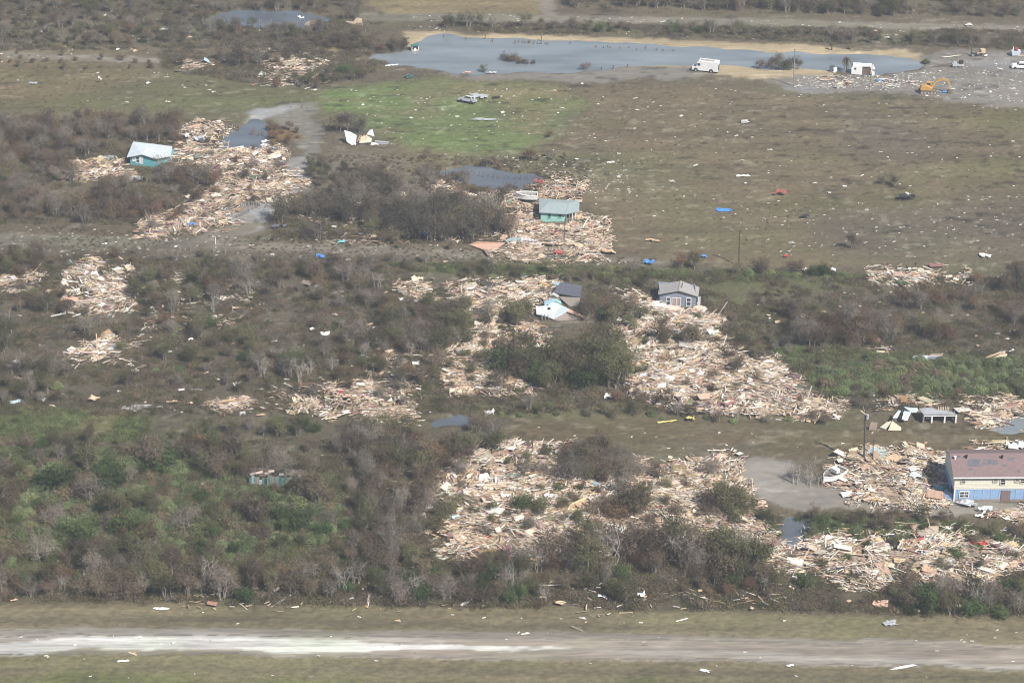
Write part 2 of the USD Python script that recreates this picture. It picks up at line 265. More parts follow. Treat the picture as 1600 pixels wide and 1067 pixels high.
XS = np.concatenate([-165 + np.array([-6000,-2500,-1000,-450,-200,-90,-40,-15]), np.arange(-165, 165.01, .55), 165 + np.array([15,40,90,200,450,1000,2500,6000])])
YS = np.concatenate([[-3000,-800,-100,60,150,205,235,250], np.arange(262, 348, .4), np.arange(348, 668.01, .8), [680,700,740,820,1000,1500,3000,9000,20000]])
X, Y = np.meshgrid(XS, YS)
def fb(sx, sy, seed, o=4):
    return meshkit.fbm(np.stack([X * sx + seed * 3.7, Y * sy + 1.3, 0 * X], -1), o, seed)
wx = X + (fb(.12, .12, 5) - .5) * 5.5 + (fb(.5, .5, 15, 2) - .5) * 2.2; wy = Y + (fb(.12, .12, 6) - .5) * 6 + (fb(.5, .5, 16, 2) - .5) * 2.5
def inside(polys, buf=0, k=1.0):
    u = unary_union([wpoly(p) for p in polys]).buffer(buf); shapely.prepare(u)
    return shapely.contains_xy(u, X + (wx - X) * k, Y + (wy - Y) * k).astype(float)
base = np.zeros(X.shape + (3,)) + C(.135,.115,.09)
patch = fb(.045, .06, 21)
base = base * (0.85 + .3 * fb(.1, .12, 22))[..., None]
base += np.clip(patch - .5, 0, 1)[..., None] * C(-.02,.05,-.03)
cls = np.zeros(X.shape, int); names = ['ground']
for kind, col, soft, polys in LAY:
    m = inside(polys, 0, .28 if 'road' in kind or polys[0][0][0] <= -300 else 1.0)
    if kind not in names: names.append(kind)
    cls[m > .5] = names.index(kind)
    a = gaussian_filter(m, (soft / .8 * .9, soft / .55 * .8))[..., None]
    var = (0.8 + .4 * fb(.08, .14, 31 + names.index(kind)))[..., None]
    base = base * (1 - a) + a * col * var
# streaks left by the surge across the fields, and patchy dead and living growth
st = fb(.022, .3, 41, 5); st2 = fb(.08, .9, 43, 3)
fieldish = np.isin(cls, [names.index(k) for k in ('field', 'grass', 'gravel_road', 'dirt_road', 'far_road') if k in names])[..., None]
base *= np.where(fieldish, (0.62 + .5 * st + .26 * st2)[..., None], (0.8 + .25 * st + .15 * st2)[..., None])
gp = np.clip((fb(.06, .09, 44, 4) - .5) * 4, 0, 1)[..., None]
gmix = fb(.11, .2, 49, 4)[..., None]; base = np.where((cls == names.index('grass'))[..., None] & (Y > 345)[..., None], base * (1 - np.clip((gmix - .5) * 3.2, 0, .55)) + np.clip((gmix - .5) * 3.2, 0, .55) * C(.2, .17, .11), base)
base = np.where(fieldish & (np.arange(1)[None, None] == 0), base * (1 - gp * .3) + gp * .3 * base * C(.86, 1.14, .72), base)
ch = fb(.3, .75, 45, 4)     # wet dark hollows and pale drying crusts
base *= (1 - .55 * np.clip((ch - .6) * 6, 0, 1) * (fb(.03, .04, 46) > .5) * (Y > 345))[..., None]
base += (np.clip((fb(.35, .9, 47, 4) - .63) * 7, 0, 1) * (fb(.02, .03, 48) > .47) * (Y > 345))[..., None] * C(.1, .1, .1)
rd = (cls == names.index('gravel_road'))[..., None]; base = np.where(rd, base * (.72 + .56 * fb(.012, 1.1, 61, 4))[..., None], base)
base = np.clip(base * np.where((cls == names.index('field'))[..., None], C(.58, .55, .455), np.where((cls == names.index('mud_flat'))[..., None], C(.56, .555, .53), np.where((cls == names.index('gravel_road'))[..., None], C(.57, .555, .53), C(.61, .58, .49)))) * np.where(np.isin(cls, [names.index(k) for k in ('gravel_road', 'sand_bank', 'mud_flat')]), 1.3, 1.0)[..., None], .02, .62)
wm = {k: inside([v]) for k, v in WATER.items()}
wall = np.clip(sum(wm.values()), 0, 1)
Z = (fb(.25, .25, 51, 4) - .5) * .5 + (fb(.9, .9, 52, 2) - .5) * .22
flat = np.isin(cls, [names.index(k) for k in names if 'road' in k or 'mud' in k or 'sand' in k])
Z = Z * np.where(gaussian_filter(flat.astype(float), 2) > .5, .25, 1.0)
Z -= 1.1 * np.clip(gaussian_filter(wall, (1.6, 2.2)) * 1.25 - .12, 0, 1)
far_out = (np.abs(X) > 166) | (Y < 261) | (Y > 669); Z[far_out] = 0
def ground_z(x, y):
    """height of the ground sheet"""
    from scipy.interpolate import RegularGridInterpolator
    return _gi(np.stack(np.broadcast_arrays(np.asarray(y, float), np.asarray(x, float)), -1))
from scipy.interpolate import RegularGridInterpolator
_gi = RegularGridInterpolator((YS, XS), Z, bounds_error=False, fill_value=0.)
V = np.stack([X, Y, Z], -1).reshape(-1, 3); CV = base.reshape(-1, 3)
ny, nx = X.shape
ii = (np.arange(ny - 1)[:, None] * nx + np.arange(nx - 1)[None]).reshape(-1)
quad = np.stack([ii, ii + 1, ii + nx + 1, ii + nx], 1)
qc = cls[:-1, :-1].reshape(-1)
GL = {'ground': ('dark brown scrub soil and mud under the brush', 'ground'), 'field': ('flattened brown grass field combed by the storm surge', 'field'), 'grass_field': 'x', 'grass': ('mown grass that is still partly green', 'field'), 'sand_bank': ('pale sand banks around the lake', 'ground'),
      'mud_flat': ('smooth grey drying mud flats', 'field'), 'dirt_road': ('grey dirt road crossing in the middle distance', 'road'), 'gravel_road': ('pale gravel road with white shell along the foreground', 'road'), 'far_road': ('grey road beyond the lake', 'road')}
GM = {'ground': 'ground', 'field': 'field', 'grass': 'field', 'sand_bank': 'road', 'mud_flat': 'mud', 'dirt_road': 'road', 'gravel_road': 'road', 'far_road': 'road'}
GN = {'grass': 'grass_field', 'field': 'brown_field'}
for k, nme in enumerate(names):
    q = quad[qc == k]
    u, inv = np.unique(q, return_inverse=True); q = inv.reshape(-1, 4)
    f = np.vstack([q[:, [0, 1, 2]], q[:, [0, 2, 3]]])
    v = V[u]
    nrm = None
    tag(obj(GN.get(nme, nme), (v, f, CV[u]), M[GM[nme]], smooth=True, colors=True), GL[nme][0], None, None, 'structure')
for k, pts in WATER.items():
    w = wpoly(pts).buffer(2.5).simplify(.3)
    tv, tf = trimesh.creation.triangulate_polygon(w, engine='earcut')
    tag(obj('water', (np.column_stack([tv, np.full(len(tv), -.34)]), np.asarray(tf)), M['silty_water' if k in ('lake', 'roadside_pool', 'field_puddle') else 'dark_water']), WLAB[k], None, None, 'structure')
WATERU = unary_union([wpoly(p) for p in WATER.values()]); shapely.prepare(WATERU)
# ------------------------------------------------------------------ lumber wreckage fields
DEB = [   # place, description, height, density, palette shift (0 tan .. 1 white), outline
 ('left of the teal house', 1.0, 1.0, .3, [(105,252),(140,246),(200,256),(222,264),(216,278),(190,284),(150,282),(115,276)]),
 ('around the dark pond at upper left', 1.5, 1.0, .5, [(282,204),(300,196),(338,194),(352,208),(338,228),(345,240),(400,234),(428,236),(440,252),(438,270),(400,272),(360,262),(330,262),(290,246),(280,225)]),
 ('beside the mud flat at upper left', 1.1, 1.0, .3, [(356,270),(440,268),(466,292),(454,302),(430,306),(390,305),(352,310),(335,330),(350,346),(345,354),(310,358),(270,362),(224,361),(228,354),(270,347),(306,332),(314,312),(342,300),(336,285)]),
 ('behind the aqua house', 1.6, 1.0, .3, [(660,292),(690,290),(725,300),(760,304),(800,301),(826,296),(836,288),(870,281),(888,284),(914,300),(890,308),(868,314),(842,326),(800,330),(770,322),(700,318),(670,306)]),
 ('among the roadside grove', .7, .7, .3, [(556,312),(604,310),(612,326),(560,332)]),
 ('in front of the aqua house', 1.2, 1.0, .25, [(798,352),(842,345),(890,346),(918,342),(926,360),(934,376),(930,392),(900,398),(830,400),(780,400),(738,390),(786,392),(800,378),(796,364)]),
 ('below the dirt road, left of centre', .9, .9, .5, [(620,448),(650,440),(690,452),(695,470),(664,482),(632,474)]),
 ('left of the white collapsed roof', 1.1, 1.0, .6, [(712,456),(760,450),(800,446),(826,432),(862,436),(872,444),(862,458),(858,470),(835,480),(800,484),(770,480),(716,478)]),
 ('left of the green grove', 1.0, 1.0, .4, [(735,508),(770,500),(800,506),(840,505),(915,500),(918,510),(840,520),(790,525),(764,545),(768,575),(800,600),(806,610),(770,616),(716,618),(700,608),(706,585),(700,560),(712,535),(728,522)]),
 ('below the grey house', 1.5, 1.2, .55, [(975,464),(1000,462),(1035,478),(1086,482),(1124,492),(1130,515),(1118,536),(1180,545),(1195,558),(1218,575),(1240,592),(1244,612),(1305,632),(1312,640),(1280,652),(1240,648),(1150,640),(1080,638),(1032,636),(990,612),(980,590),(985,560),(978,520),(940,510),(945,502),(980,495)]),
 ('in the bottom middle', 1.6, 1.2, .45, [(752,712),(800,704),(856,706),(880,716),(900,735),(1000,745),(1040,735),(1100,728),(1124,738),(1140,760),(1165,790),(1180,818),(1225,840),(1200,856),(1120,854),(1040,850),(960,846),(890,858),(850,872),(780,862),(700,866),(676,858),(700,835),(706,812),(712,790),(690,765),(700,740),(738,730)]),
 ('lowest at the bottom right', 1.3, 1.2, .6, [(1198,862),(1225,850),(1300,842),(1330,832),(1400,836),(1480,836),(1500,845),(1560,852),(1590,872),(1680,880),(1680,900),(1600,898),(1500,898),(1400,898),(1300,904),(1240,900),(1200,892)]),
 ('around the utility pole by the mud flat', 1.7, 1.1, .6, [(1296,742),(1318,720),(1342,700),(1380,700),(1430,706),(1462,712),(1474,740),(1470,760),(1460,775),(1420,790),(1388,794),(1366,782),(1340,770),(1310,760)]),
 ('at upper left below the dirt road', 1.0, .9, .6, [(98,428),(140,416),(185,424),(200,440),(206,460),(200,486),(160,494),(140,484),(150,462),(110,450)]),
 ('at the left edge below the dirt road', .7, .8, .6, [(-60,432),(30,430),(60,440),(30,446),(-60,446)]),
 ('between the olive thickets at left', .7, .8, .6, [(112,562),(120,548),(160,538),(200,528),(204,540),(180,560),(196,568),(140,574)]),
 ('on the ground left of the ditch', 1.2, 1.0, .35, [(524,602),(580,606),(602,618),(640,632),(652,660),(640,674),(620,664),(600,652),(560,652),(530,648),(545,632),(520,622)]),
 ('left of the ditch beyond the tall grass', .8, .9, .3, [(455,640),(470,626),(500,622),(520,634),(500,646),(465,648)]),
 ('in the middle left clearing', .9, .9, .35, [(262,622),(285,614),(318,618),(325,632),(405,632),(408,642),(340,644),(300,640),(270,638)]),
 ('at the right edge beside the pool', 1.2, 1.0, .4, [(1498,648),(1530,632),(1560,630),(1680,622),(1680,646),(1580,650),(1540,660),(1515,660)]),
 ('along the field edge at right', .8, .9, .65, [(1322,424),(1350,420),(1400,424),(1480,426),(1508,424),(1512,436),(1480,440),(1400,442),(1360,434)]),
 ('between rusty thickets at right', .7, .7, .3, [(1320,545),(1360,540),(1392,545),(1385,552),(1330,552)]),
 ('beside the white box van line by the far lake', .12, .1, 1.0, [(1255,128),(1330,126),(1400,122),(1460,124),(1440,134),(1340,136),(1260,136)]),
 ('beyond the two storey house', .9, 1.0, .5, [(1480,716),(1520,706),(1580,700),(1680,702),(1680,722),(1560,718)]),
 ('in front of the two storey house', .8, .7, .5, [(1500,792),(1540,784),(1600,782),(1680,784),(1680,812),(1580,812),(1530,806)]),
 ('on the brush slope at lower left', .5, .4, .4, [(1380,632),(1400,624),(1480,626),(1500,634),(1440,640)]),
 ('strewn through brush left of the grove', .05, .13, .4, [(560,560),(640,500),(705,500),(705,600),(640,600),(580,615)]),
 ('strewn through the left centre brush', .05, .06, .4, [(200,440),(360,425),(420,470),(340,510),(220,520)]),
 ('strewn under the roadside grove', .05, .16, .4, [(480,320),(640,330),(790,350),(780,380),(500,375)]),
 ('strewn in the bottom belt', .05, .06, .4, [(60,905),(400,915),(700,900),(700,940),(60,930)]),
 ('strewn in the bottom belt at right', .05, .08, .4, [(860,905),(1200,925),(1640,940),(1640,960),(900,940)]),
 ('strewn left of the bottom lumber', .05, .16, .5, [(640,745),(700,735),(700,860),(620,860)]),
 ('strewn in brush behind the ditch', .05, .1, .3, [(400,600),(520,595),(530,640),(410,640)]),
 ('at the top left thicket', .6, .45, .4, [(278,100),(300,92),(330,102),(310,112),(285,112)]),
 ('scattered between thickets at the upper left lake end', .5, .55, .5, [(412,86),(440,80),(478,98),(520,106),(480,128),(430,134),(440,108)]),
]
KEEP0 = [(224,255,5),(868,338,5),(1060,470,5),(868,486,6),(1545,765,9),(1468,652,5),(1301,748,2.2),(906,799,2.6),(823,314,3)]
PAL = np.array([(.4,.3,.22),(.46,.37,.28),(.37,.285,.21),(.52,.42,.33),(.27,.175,.13),(.45,.36,.285),(.6,.54,.45),(.2,.165,.135),(.36,.33,.3),(.1,.085,.075),(.64,.625,.6),(.72,.71,.69),(.55,.57,.59),(.6,.55,.48),(.3,.42,.52),(.42,.1,.07),(.5,.3,.1),(.25,.33,.3)])
PW = np.array([13,14,11,10,10,9,8,10,11,9,8,6,5,7,.7,.5,.8,.5]); PTAN = np.array([1.6]*6+[.9,1,1,1,.35,.3,.4,.6,.6,1,1,.7]); PWHT = np.array([.6,.8,.6,.9,.6,.7,1.2,.9,1.1,1,2.2,2.4,2.2,1.8,1.3,1,.8,1.1])
KEEP = KEEP0 + [(px, py + 9, r * .85) for px, py, r in KEEP0 if r > 4]
BOARDS, PANELS, DZ = [], [], []
def rough(poly, seed):
    r = np.random.default_rng(seed); p = poly.segmentize(2.0); c = np.array(p.exterior.coords)[:-1]
    c = c + r.normal(size=c.shape) * [1.5, 1.9]; q = Polygon(c).buffer(0); return q
def mound(x, y, poly, hgt, seed):
    shapely.prepare(poly)
    d = shapely.distance(shapely.boundary(poly), shapely.points(x, y)); ins = shapely.contains_xy(poly, x, y)
    n = meshkit.fbm(np.stack([np.asarray(x) * .28 + seed, np.asarray(y) * .28, 0 * np.asarray(x)], -1), 3, seed)
    h = hgt * np.clip(d / 2.5, 0, 1) ** .7 * (.15 + 1.3 * np.clip(n - .25, 0, 1))
    for px, py, r in KEEP:
        g = G(px, py); k = np.hypot(np.asarray(x) - g[0], np.asarray(y) - g[1]); h = h * np.clip((k - r * .6) / (r * .6), .05, 1)
    return np.where(ins, h, 0)
def debris_z(px, py):
    g = G(px, py)
    return max([float(mound(np.array([g[0]]), np.array([g[1]]), p, h, s)[0]) for p, h, s in DZ] + [0])
deb_mesh = []
for k, (where, hgt, dens, wht, pts) in enumerate(DEB):
    r = np.random.default_rng(100 + k); poly = rough(wpoly(pts), 50 + k)
    if poly.geom_type != 'Polygon': poly = max(poly.geoms, key=lambda g: g.area)
    DZ.append((poly, hgt, k)); x0, y0, x1, y1 = poly.bounds
    w = PW * ((1 - wht) * PTAN + wht * PWHT); w = w / w.sum()
    n = int(poly.area * 12.0 * dens)
    q = r.uniform((x0, y0), (x1, y1), (n * 4, 2)); edge = poly.buffer(1.2 + 2.2 * (k % 3 != 0)); shapely.prepare(edge)
    cl = meshkit.fbm(np.stack([q[:, 0] * .35, q[:, 1] * .35, 0 * q[:, 0] + k], -1), 3, 9)
    q = q[shapely.contains_xy(edge, q[:, 0], q[:, 1]) & (r.random(len(q)) < np.clip((cl - .38) * 4.6, .1, 1) * np.where(shapely.contains_xy(poly, q[:, 0], q[:, 1]), 1, .3))][:n]
    for px, py, rr in KEEP:
        g = G(px, py); q = q[np.hypot(q[:, 0] - g[0], (q[:, 1] - g[1])) > rr * .75]
    n = len(q); zz = mound(q[:, 0], q[:, 1], poly, hgt, k) + ground_z(q[:, 0], q[:, 1])
    L = np.clip(r.lognormal(-.08, .6, n), .3, 4.2); W = r.choice([.07, .1, .14, .2, .28], n, p=[.28, .32, .24, .11, .05]); T = r.uniform(.04, .09, n)
    pan = r.random(n) < (.065 + .04 * wht); L[pan] = np.clip(r.lognormal(.05, .5, pan.sum()), .5, 3.0); W[pan] = np.clip(L[pan] * r.uniform(.35, .75, pan.sum()), .35, 2.4); T[pan] = .04
    flow = (meshkit.fbm(np.stack([q[:, 0] * .1, q[:, 1] * .1, 0 * q[:, 0] + 5], -1), 2, k) - .5) * 3.4
    yaw = flow + r.normal(0, .6, n); pit = r.normal(0, .1, n) ; steep = (r.random(n) < .012) & ~pan; pit[steep] = r.uniform(.4, 1.1, steep.sum()); rol = r.normal(0, .22, n)
    ci = r.choice(len(PAL), n, p=w); col = PAL[ci] * r.uniform(.72, 1.22, (n, 1)) * C(.97, .925, .86) + r.normal(0, .015, (n, 3))
    top = r.random(n) ** 1.2 * .45 + .06
    z = zz + top + np.abs(np.sin(pit)) * L * .45 - .05
    big = (L * W > np.where(pan, 1.1, .3)) & (L > 1.1)
    for i in np.nonzero(big)[0]:
        (PANELS if pan[i] else BOARDS).append((float(L[i] * W[i] * ppm(900 - 0 * q[i, 1]) ** 0 * (400 / q[i, 1]) ** 2), where, ci[i], q[i], z[i], L[i], W[i], T[i], yaw[i], pit[i], rol[i], np.clip(col[i], .02, .85), k))
    keep = ~big
    cy, sy, cp, sp, cr, sr = np.cos(yaw), np.sin(yaw), np.cos(pit), np.sin(pit), np.cos(rol), np.sin(rol)
    Rm = np.stack([np.stack([cy * cp, -sy * cr - cy * sp * sr, sy * sr - cy * sp * cr], -1), np.stack([sy * cp, cy * cr - sy * sp * sr, -cy * sr - sy * sp * cr], -1), np.stack([sp, cp * sr, cp * cr], -1)], 1)
    cb = np.array([[x, y, z_] for x in (-.5, .5) for y in (-.5, .5) for z_ in (-.5, .5)])
    vv = np.einsum('nij,nkj->nki', Rm, cb[None] * np.stack([L, W, T], -1)[:, None]) + np.column_stack([q, z])[:, None]
    vv = vv[keep]; m_ = len(vv)
    # the matted rubble under the boards
    gx, gy = np.meshgrid(np.arange(x0 - .5, x1 + .6, .55), np.arange(y0 - .5, y1 + .6, .7))
    gh = mound(gx.ravel(), gy.ravel(), poly, hgt, k).reshape(gx.shape) + ground_z(gx, gy) - .06 + (meshkit.noise(np.stack([gx * 1.9, gy * 1.9, 0 * gx], -1), k) - .5) * .3 * np.clip(dens, .4, 1)
    ok = shapely.contains_xy(poly, gx, gy); okc = ok[:-1, :-1] & ok[1:, :-1] & ok[:-1, 1:] & ok[1:, 1:]
    nx_ = gx.shape[1]; i_ = (np.arange(gx.shape[0] - 1)[:, None] * nx_ + np.arange(nx_ - 1)[None])[okc]
    mf = np.vstack([np.stack([i_, i_ + 1, i_ + nx_ + 1], 1), np.stack([i_, i_ + nx_ + 1, i_ + nx_], 1)])
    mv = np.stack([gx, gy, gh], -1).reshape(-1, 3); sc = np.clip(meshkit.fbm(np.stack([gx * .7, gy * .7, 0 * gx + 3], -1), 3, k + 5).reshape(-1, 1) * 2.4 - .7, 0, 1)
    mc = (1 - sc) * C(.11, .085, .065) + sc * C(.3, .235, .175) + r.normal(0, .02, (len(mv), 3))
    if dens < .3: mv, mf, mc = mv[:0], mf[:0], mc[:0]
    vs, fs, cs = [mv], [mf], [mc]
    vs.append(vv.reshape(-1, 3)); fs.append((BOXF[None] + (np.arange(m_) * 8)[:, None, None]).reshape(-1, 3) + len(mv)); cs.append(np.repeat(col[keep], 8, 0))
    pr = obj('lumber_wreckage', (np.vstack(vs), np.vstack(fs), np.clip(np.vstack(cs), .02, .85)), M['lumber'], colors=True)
    tag(pr, f'matted mass of broken boards and rubble {where}', 'debris', None, 'stuff')
tone = lambda i: 'tan' if i in (0, 1, 2, 3, 5, 6, 13, 16) else 'brown' if i in (4, 7, 9) else 'grey' if i in (8, 12, 17) else 'white' if i in (10, 11) else 'blue' if i == 14 else 'red'
SIDE = [None] * len(DEB)
for lst, nme, what, cat in ((BOARDS, 'loose_board', 'board', 'board'), (PANELS, 'debris_sheet', 'building sheet', 'sheet')):
    lst.sort(key=lambda b: -b[0])
    seen = {}
    rest = {}
    for j, (s_, where, ci, q, z, L, W, T, yaw, pit, rol, col, k) in enumerate(lst):
        b = MB()
        if j < 300:
            Rl = rot(yaw, pit, rol); b.box((0, 0, 0), (L, W, T), yaw, pit, rol, col)
            if nme == 'loose_board': b.box(Rl @ np.array([L * .31, 0, T * .5 + .02]), (.07, W * .96, .05), yaw, pit, rol, col * .8)
            else:
                for e in (-.42, .02, .44): b.box(Rl @ np.array([L * e, 0, T * .5 + .02]), (.07, W * .98, .05), yaw, pit, rol, col * .85)
            pr = obj(nme, b, M['lumber'], colors=True); UsdGeom.Xformable(pr).AddTranslateOp().Set(Gf.Vec3d(float(q[0]), float(q[1]), float(z)))
            sz = 'long' if L > 3.0 else 'short'
            lab = f'{sz} {tone(ci)} {what} loose on top of the wreckage {where}' if nme == 'loose_board' else f'{tone(ci)} {what} lying on the wreckage {where}'
            bx = DZ[k][0].bounds; u = (q[0] - bx[0]) / (bx[2] - bx[0]); side = 'left part' if u < .33 else 'middle' if u < .67 else 'right part'; row = 'far' if (q[1] - bx[1]) / (bx[3] - bx[1]) > .5 else 'near'
            lab = lab.replace('loose on top of the', 'loose on').replace(f'wreckage {where}', f'{row} {side} of wreckage {where}'); lab = lab if len(lab.split()) < 17 else lab.replace(' the ', ' '); tag(pr, lab, cat, lab.replace(what, what + 's', 1))
        else: rest.setdefault(k, MB()).box((*q, z), (L, W, T), yaw, pit, rol, col)
    for k, b in rest.items():
        pr = obj('more_' + nme + 's', b, M['lumber'], colors=True); tag(pr, f'smaller {what}s heaped in the wreckage {DEB[k][0]}', 'debris', None, 'stuff')
# ------------------------------------------------------------------ buildings, wrecks, vehicles, poles
def gz(p): return float(ground_z(p[0], p[1]))
def at(px, py):
    p = G(px, py); p[2] = gz(p); return p
def wall_run(mb, pts, z0, tops, th=.16, col=None):
    """a wall standing along ground points, its top at given heights"""
    n = len(pts)
    for i in range(n - 1):
        a, b = np.array(pts[i][:2]), np.array(pts[i + 1][:2]); d = (b - a) / np.linalg.norm(b - a); q = np.array([-d[1], d[0]]) * th
        v = [[*a, z0], [*b, z0], [*b, tops[i + 1]], [*a, tops[i]], [*(a + q), z0], [*(b + q), z0], [*(b + q), tops[i + 1]], [*(a + q), tops[i]]]
        mb.add(v, [[0, 1, 2], [0, 2, 3], [5, 4, 7], [5, 7, 6], [3, 2, 6], [3, 6, 7], [4, 0, 3], [4, 3, 7], [1, 5, 6], [1, 6, 2]], col)
    return mb
def window(parent, a, b, u0, u1, z0, z1, frame='white_paint', split=True, off=.05, pane='glass', bars=1):
    """a window in the wall from a to b (ground points, seen from the left-handed outside), u along it in metres"""
    a, b = np.array(a[:2], float), np.array(b[:2], float); d = (b - a) / np.linalg.norm(b - a); o = np.array([d[1], -d[0]])
    P = lambda u, z, k: np.array([*(a + d * u + o * k), z])
    w = MB()
    for (p, q) in ((P(u0, z0, off), P(u1, z0, off)), (P(u0, z1, off), P(u1, z1, off)), (P(u0, z0, off), P(u0, z1, off)), (P(u1, z0, off), P(u1, z1, off))): w.bar(p, q, .12, .12)
    if split: w.bar(P(u0, (z0 + z1) / 2, off), P(u1, (z0 + z1) / 2, off), .08, .08)
    for k in range(1, bars): w.bar(P(u0 + (u1 - u0) * k / bars, z0, off), P(u0 + (u1 - u0) * k / bars, z1, off), .1, .1)
    fr = obj('window', w, M[frame], parent)
    g = MB(); p = P((u0 + u1) / 2, (z0 + z1) / 2, .012); g.box(p, (u1 - u0, .02, z1 - z0), yaw=math.atan2(d[1], d[0]))
    obj('pane', g, M[pane], fr.GetPath())
def local(o, pts):
    return np.asarray(pts, float) - np.asarray(o, float)

# --- teal house with a pale sheet roof
def teal_house():
    o = at(224, 260); t = thing('teal_house', 'teal house with pale grey roof knocked among brown trees at upper left', 'house', o)
    FL, FC, FR = local(o, at(204, 257)), local(o, at(241, 261)), local(o, at(264, 254)); FL[2] = FC[2] = FR[2] = 0
    yb = FL[1] + 7.2; pk = FL + (FC - FL) * .52
    s = lambda px, py, q: R(px, py, o[1] + q[1]) - o
    e = np.array([0, -.55, 0])
    rf = MB(); A, B, Cc, D = s(198, 245.5, FL + e), s(222, 241.2, pk + e), s(243, 248.2, FC + e), s(267, 243.5, FR + e)
    E, Gp = R(208, 221.5, o[1] + yb + 1.2) - o, R(269, 229, o[1] + yb + .6) - o
    mid = R(231, 231, o[1] + yb - 2.6) - o; Gm = R(238, 224.8, o[1] + yb + .9) - o
    rf.slab([A, B, Cc, D, Gp, Gm, E, mid], [[0, 1, 6], [1, 7, 6], [1, 2, 7], [2, 3, 7], [3, 4, 7], [4, 5, 7], [5, 6, 7]], .16)
    roof = obj('roof', rf, M['white_roof'], t)
    rb = MB(); rb.bar(B + [0, 0, .06], mid + [0, 0, .06], .14, .06); rb.bar(Cc + [0, 0, .06], mid + [0, 0, .06], .12, .05); obj('ridge_cap', rb, M['white_paint'], roof.GetPath())
    w = MB(); hl, hp, hc, hr = A[2] - .05, B[2] - .1, Cc[2] - .12, D[2] - .1
    BL, BR = np.array([FL[0] + 1.2, yb, 0]), np.array([FR[0] + .4, yb, 0])
    wall_run(w, [FL, pk, FC], -.4, [hl, hp, hc]); wall_run(w, [FC + [.02, .02, 0], FR], -.4, [hc - .02, hr])
    wall_run(w, [FR + [0, .05, 0], BR], -.4, [hr - .05, min(hr, Gp[2]) - .45]); wall_run(w, [BR + [0, .1, 0], BL], -.4, [min(hr, Gp[2]) - .5, min(hl, E[2]) - .5]); wall_run(w, [BL + [0, -.1, 0], FL + [0, .1, 0]], -.4, [min(hl, E[2]) - .5, hl - .1])
    obj('wall', w, M['teal'], t)
    sd = MB()
    for k in range(6):   # clapboard lines
        z = .3 + .36 * k
        d = FC - FL; q = np.array([d[1], -d[0], 0]) / np.linalg.norm(d) * .03; sd.bar(FL + q + [0, 0, z], FC + q + [0, 0, z], .03, .05)
    obj('siding', sd, M['teal'], t)
    window(t, FL, FC, .6, 1.35, 1.0, 2.2, frame='white_paint', pane='white_paint', split=False); window(t, FL, FC, 1.45, 2.3, .7, 2.2); window(t, FL, FC, 2.5, 3.1, .5, 2.2, pane='white_paint', split=False)
    pp = MB(); pp.bar(FR + [.1, -.25, 0], FR + [.1, -.25, hr - .1], .16, .16); pp.bar(FR + [.5, .2, 0], FR + [.5, .2, hr - .2], .16, .16); obj('porch_post', pp, M['white_paint'], t)
teal_house()

# --- aqua house with a grey hip roof
def aqua_house():
    o = at(868, 346); t = thing('aqua_house', 'small aqua house with grey hip roof standing in lumber wreckage', 'house', o)
    FL, FR = local(o, at(845, 345.5)), local(o, at(884, 346.5)); FE = local(o, at(898, 344.5))
    for q in (FL, FR, FE): q[2] = 0
    yb = FL[1] + 6.5
    s = lambda px, py, y: R(px, py, o[1] + y) - o
    A, B, Cc = s(842.5, 331.5, FL[1] - .5), s(884, 334.3, FR[1] - .6), s(905, 329.5, FE[1] + .6)
    P1, P2 = s(859, 315.8, yb - 2.6), s(889, 317.3, yb - 2.4); D, E = np.array([Cc[0] + .2, yb + .3, Cc[2] - .2]), np.array([A[0], yb + .3, A[2]])
    rf = MB(); rf.slab([A, B, Cc, D, E, P1, P2], [[0, 1, 5], [1, 6, 5], [1, 2, 6], [2, 3, 6], [3, 4, 5], [3, 5, 6], [4, 0, 5]], .18)
    roof = obj('roof', rf, M['aqua_roof'], t)
    cap = MB(); cap.bar(P1 + [0, 0, .05], P2 + [0, 0, .05], .2, .06); cap.bar(A + [0, 0, .05], P1 + [0, 0, .05], .16, .05); cap.bar(B + [0, 0, .05], P2 + [0, 0, .05], .16, .05); obj('hip_cap', cap, M['grey_roof'], roof.GetPath())
    w = MB(); h = A[2] - .1; h2 = B[2] - .1
    wall_run(w, [FL, FR], -.4, [h, h2]); wall_run(w, [FR + [0, .1, 0], [FR[0] + .3, yb, 0]], -.4, [h2 - .05, h2]); wall_run(w, [[FL[0], yb, 0], FL + [0, .1, 0]], -.4, [h, h - .02]); wall_run(w, [[FR[0] + .25, yb - .1, 0], [FL[0], yb - .1, 0]], -.4, [h2 - .03, h - .03])
    obj('wall', w, M['aqua'], t)
    sd = MB()
    for k in range(5): sd.bar(FL + [0, -.03, .35 + .4 * k], FR + [0, -.03, .35 + .4 * k], .03, .05)
    obj('siding', sd, M['aqua'], t)
    window(t, FL, FR, 1.5, 2.2, .75, 1.85, frame='aqua', split=False); window(t, FL, FR, 3.7, 4.5, .85, 1.9, frame='aqua', split=False)
    for k in range(4):
        q = FR + (FE - FR) * (k / 3.) + [0.1, -.1, 0]; b = MB(); b.bar(q, [q[0], q[1], h2 + (Cc[2] - B[2]) * k / 3. - .15], .16, .16); obj('porch_post', b, M['white_paint'] if k > 1 else M['grey_wood'], t)
    fl = MB(); fl.box((FR + FE) / 2 + [.2, 2.2, .15], (3.0, 4.6, .2)); obj('porch_floor', fl, M['grey_wood'], t)
aqua_house()

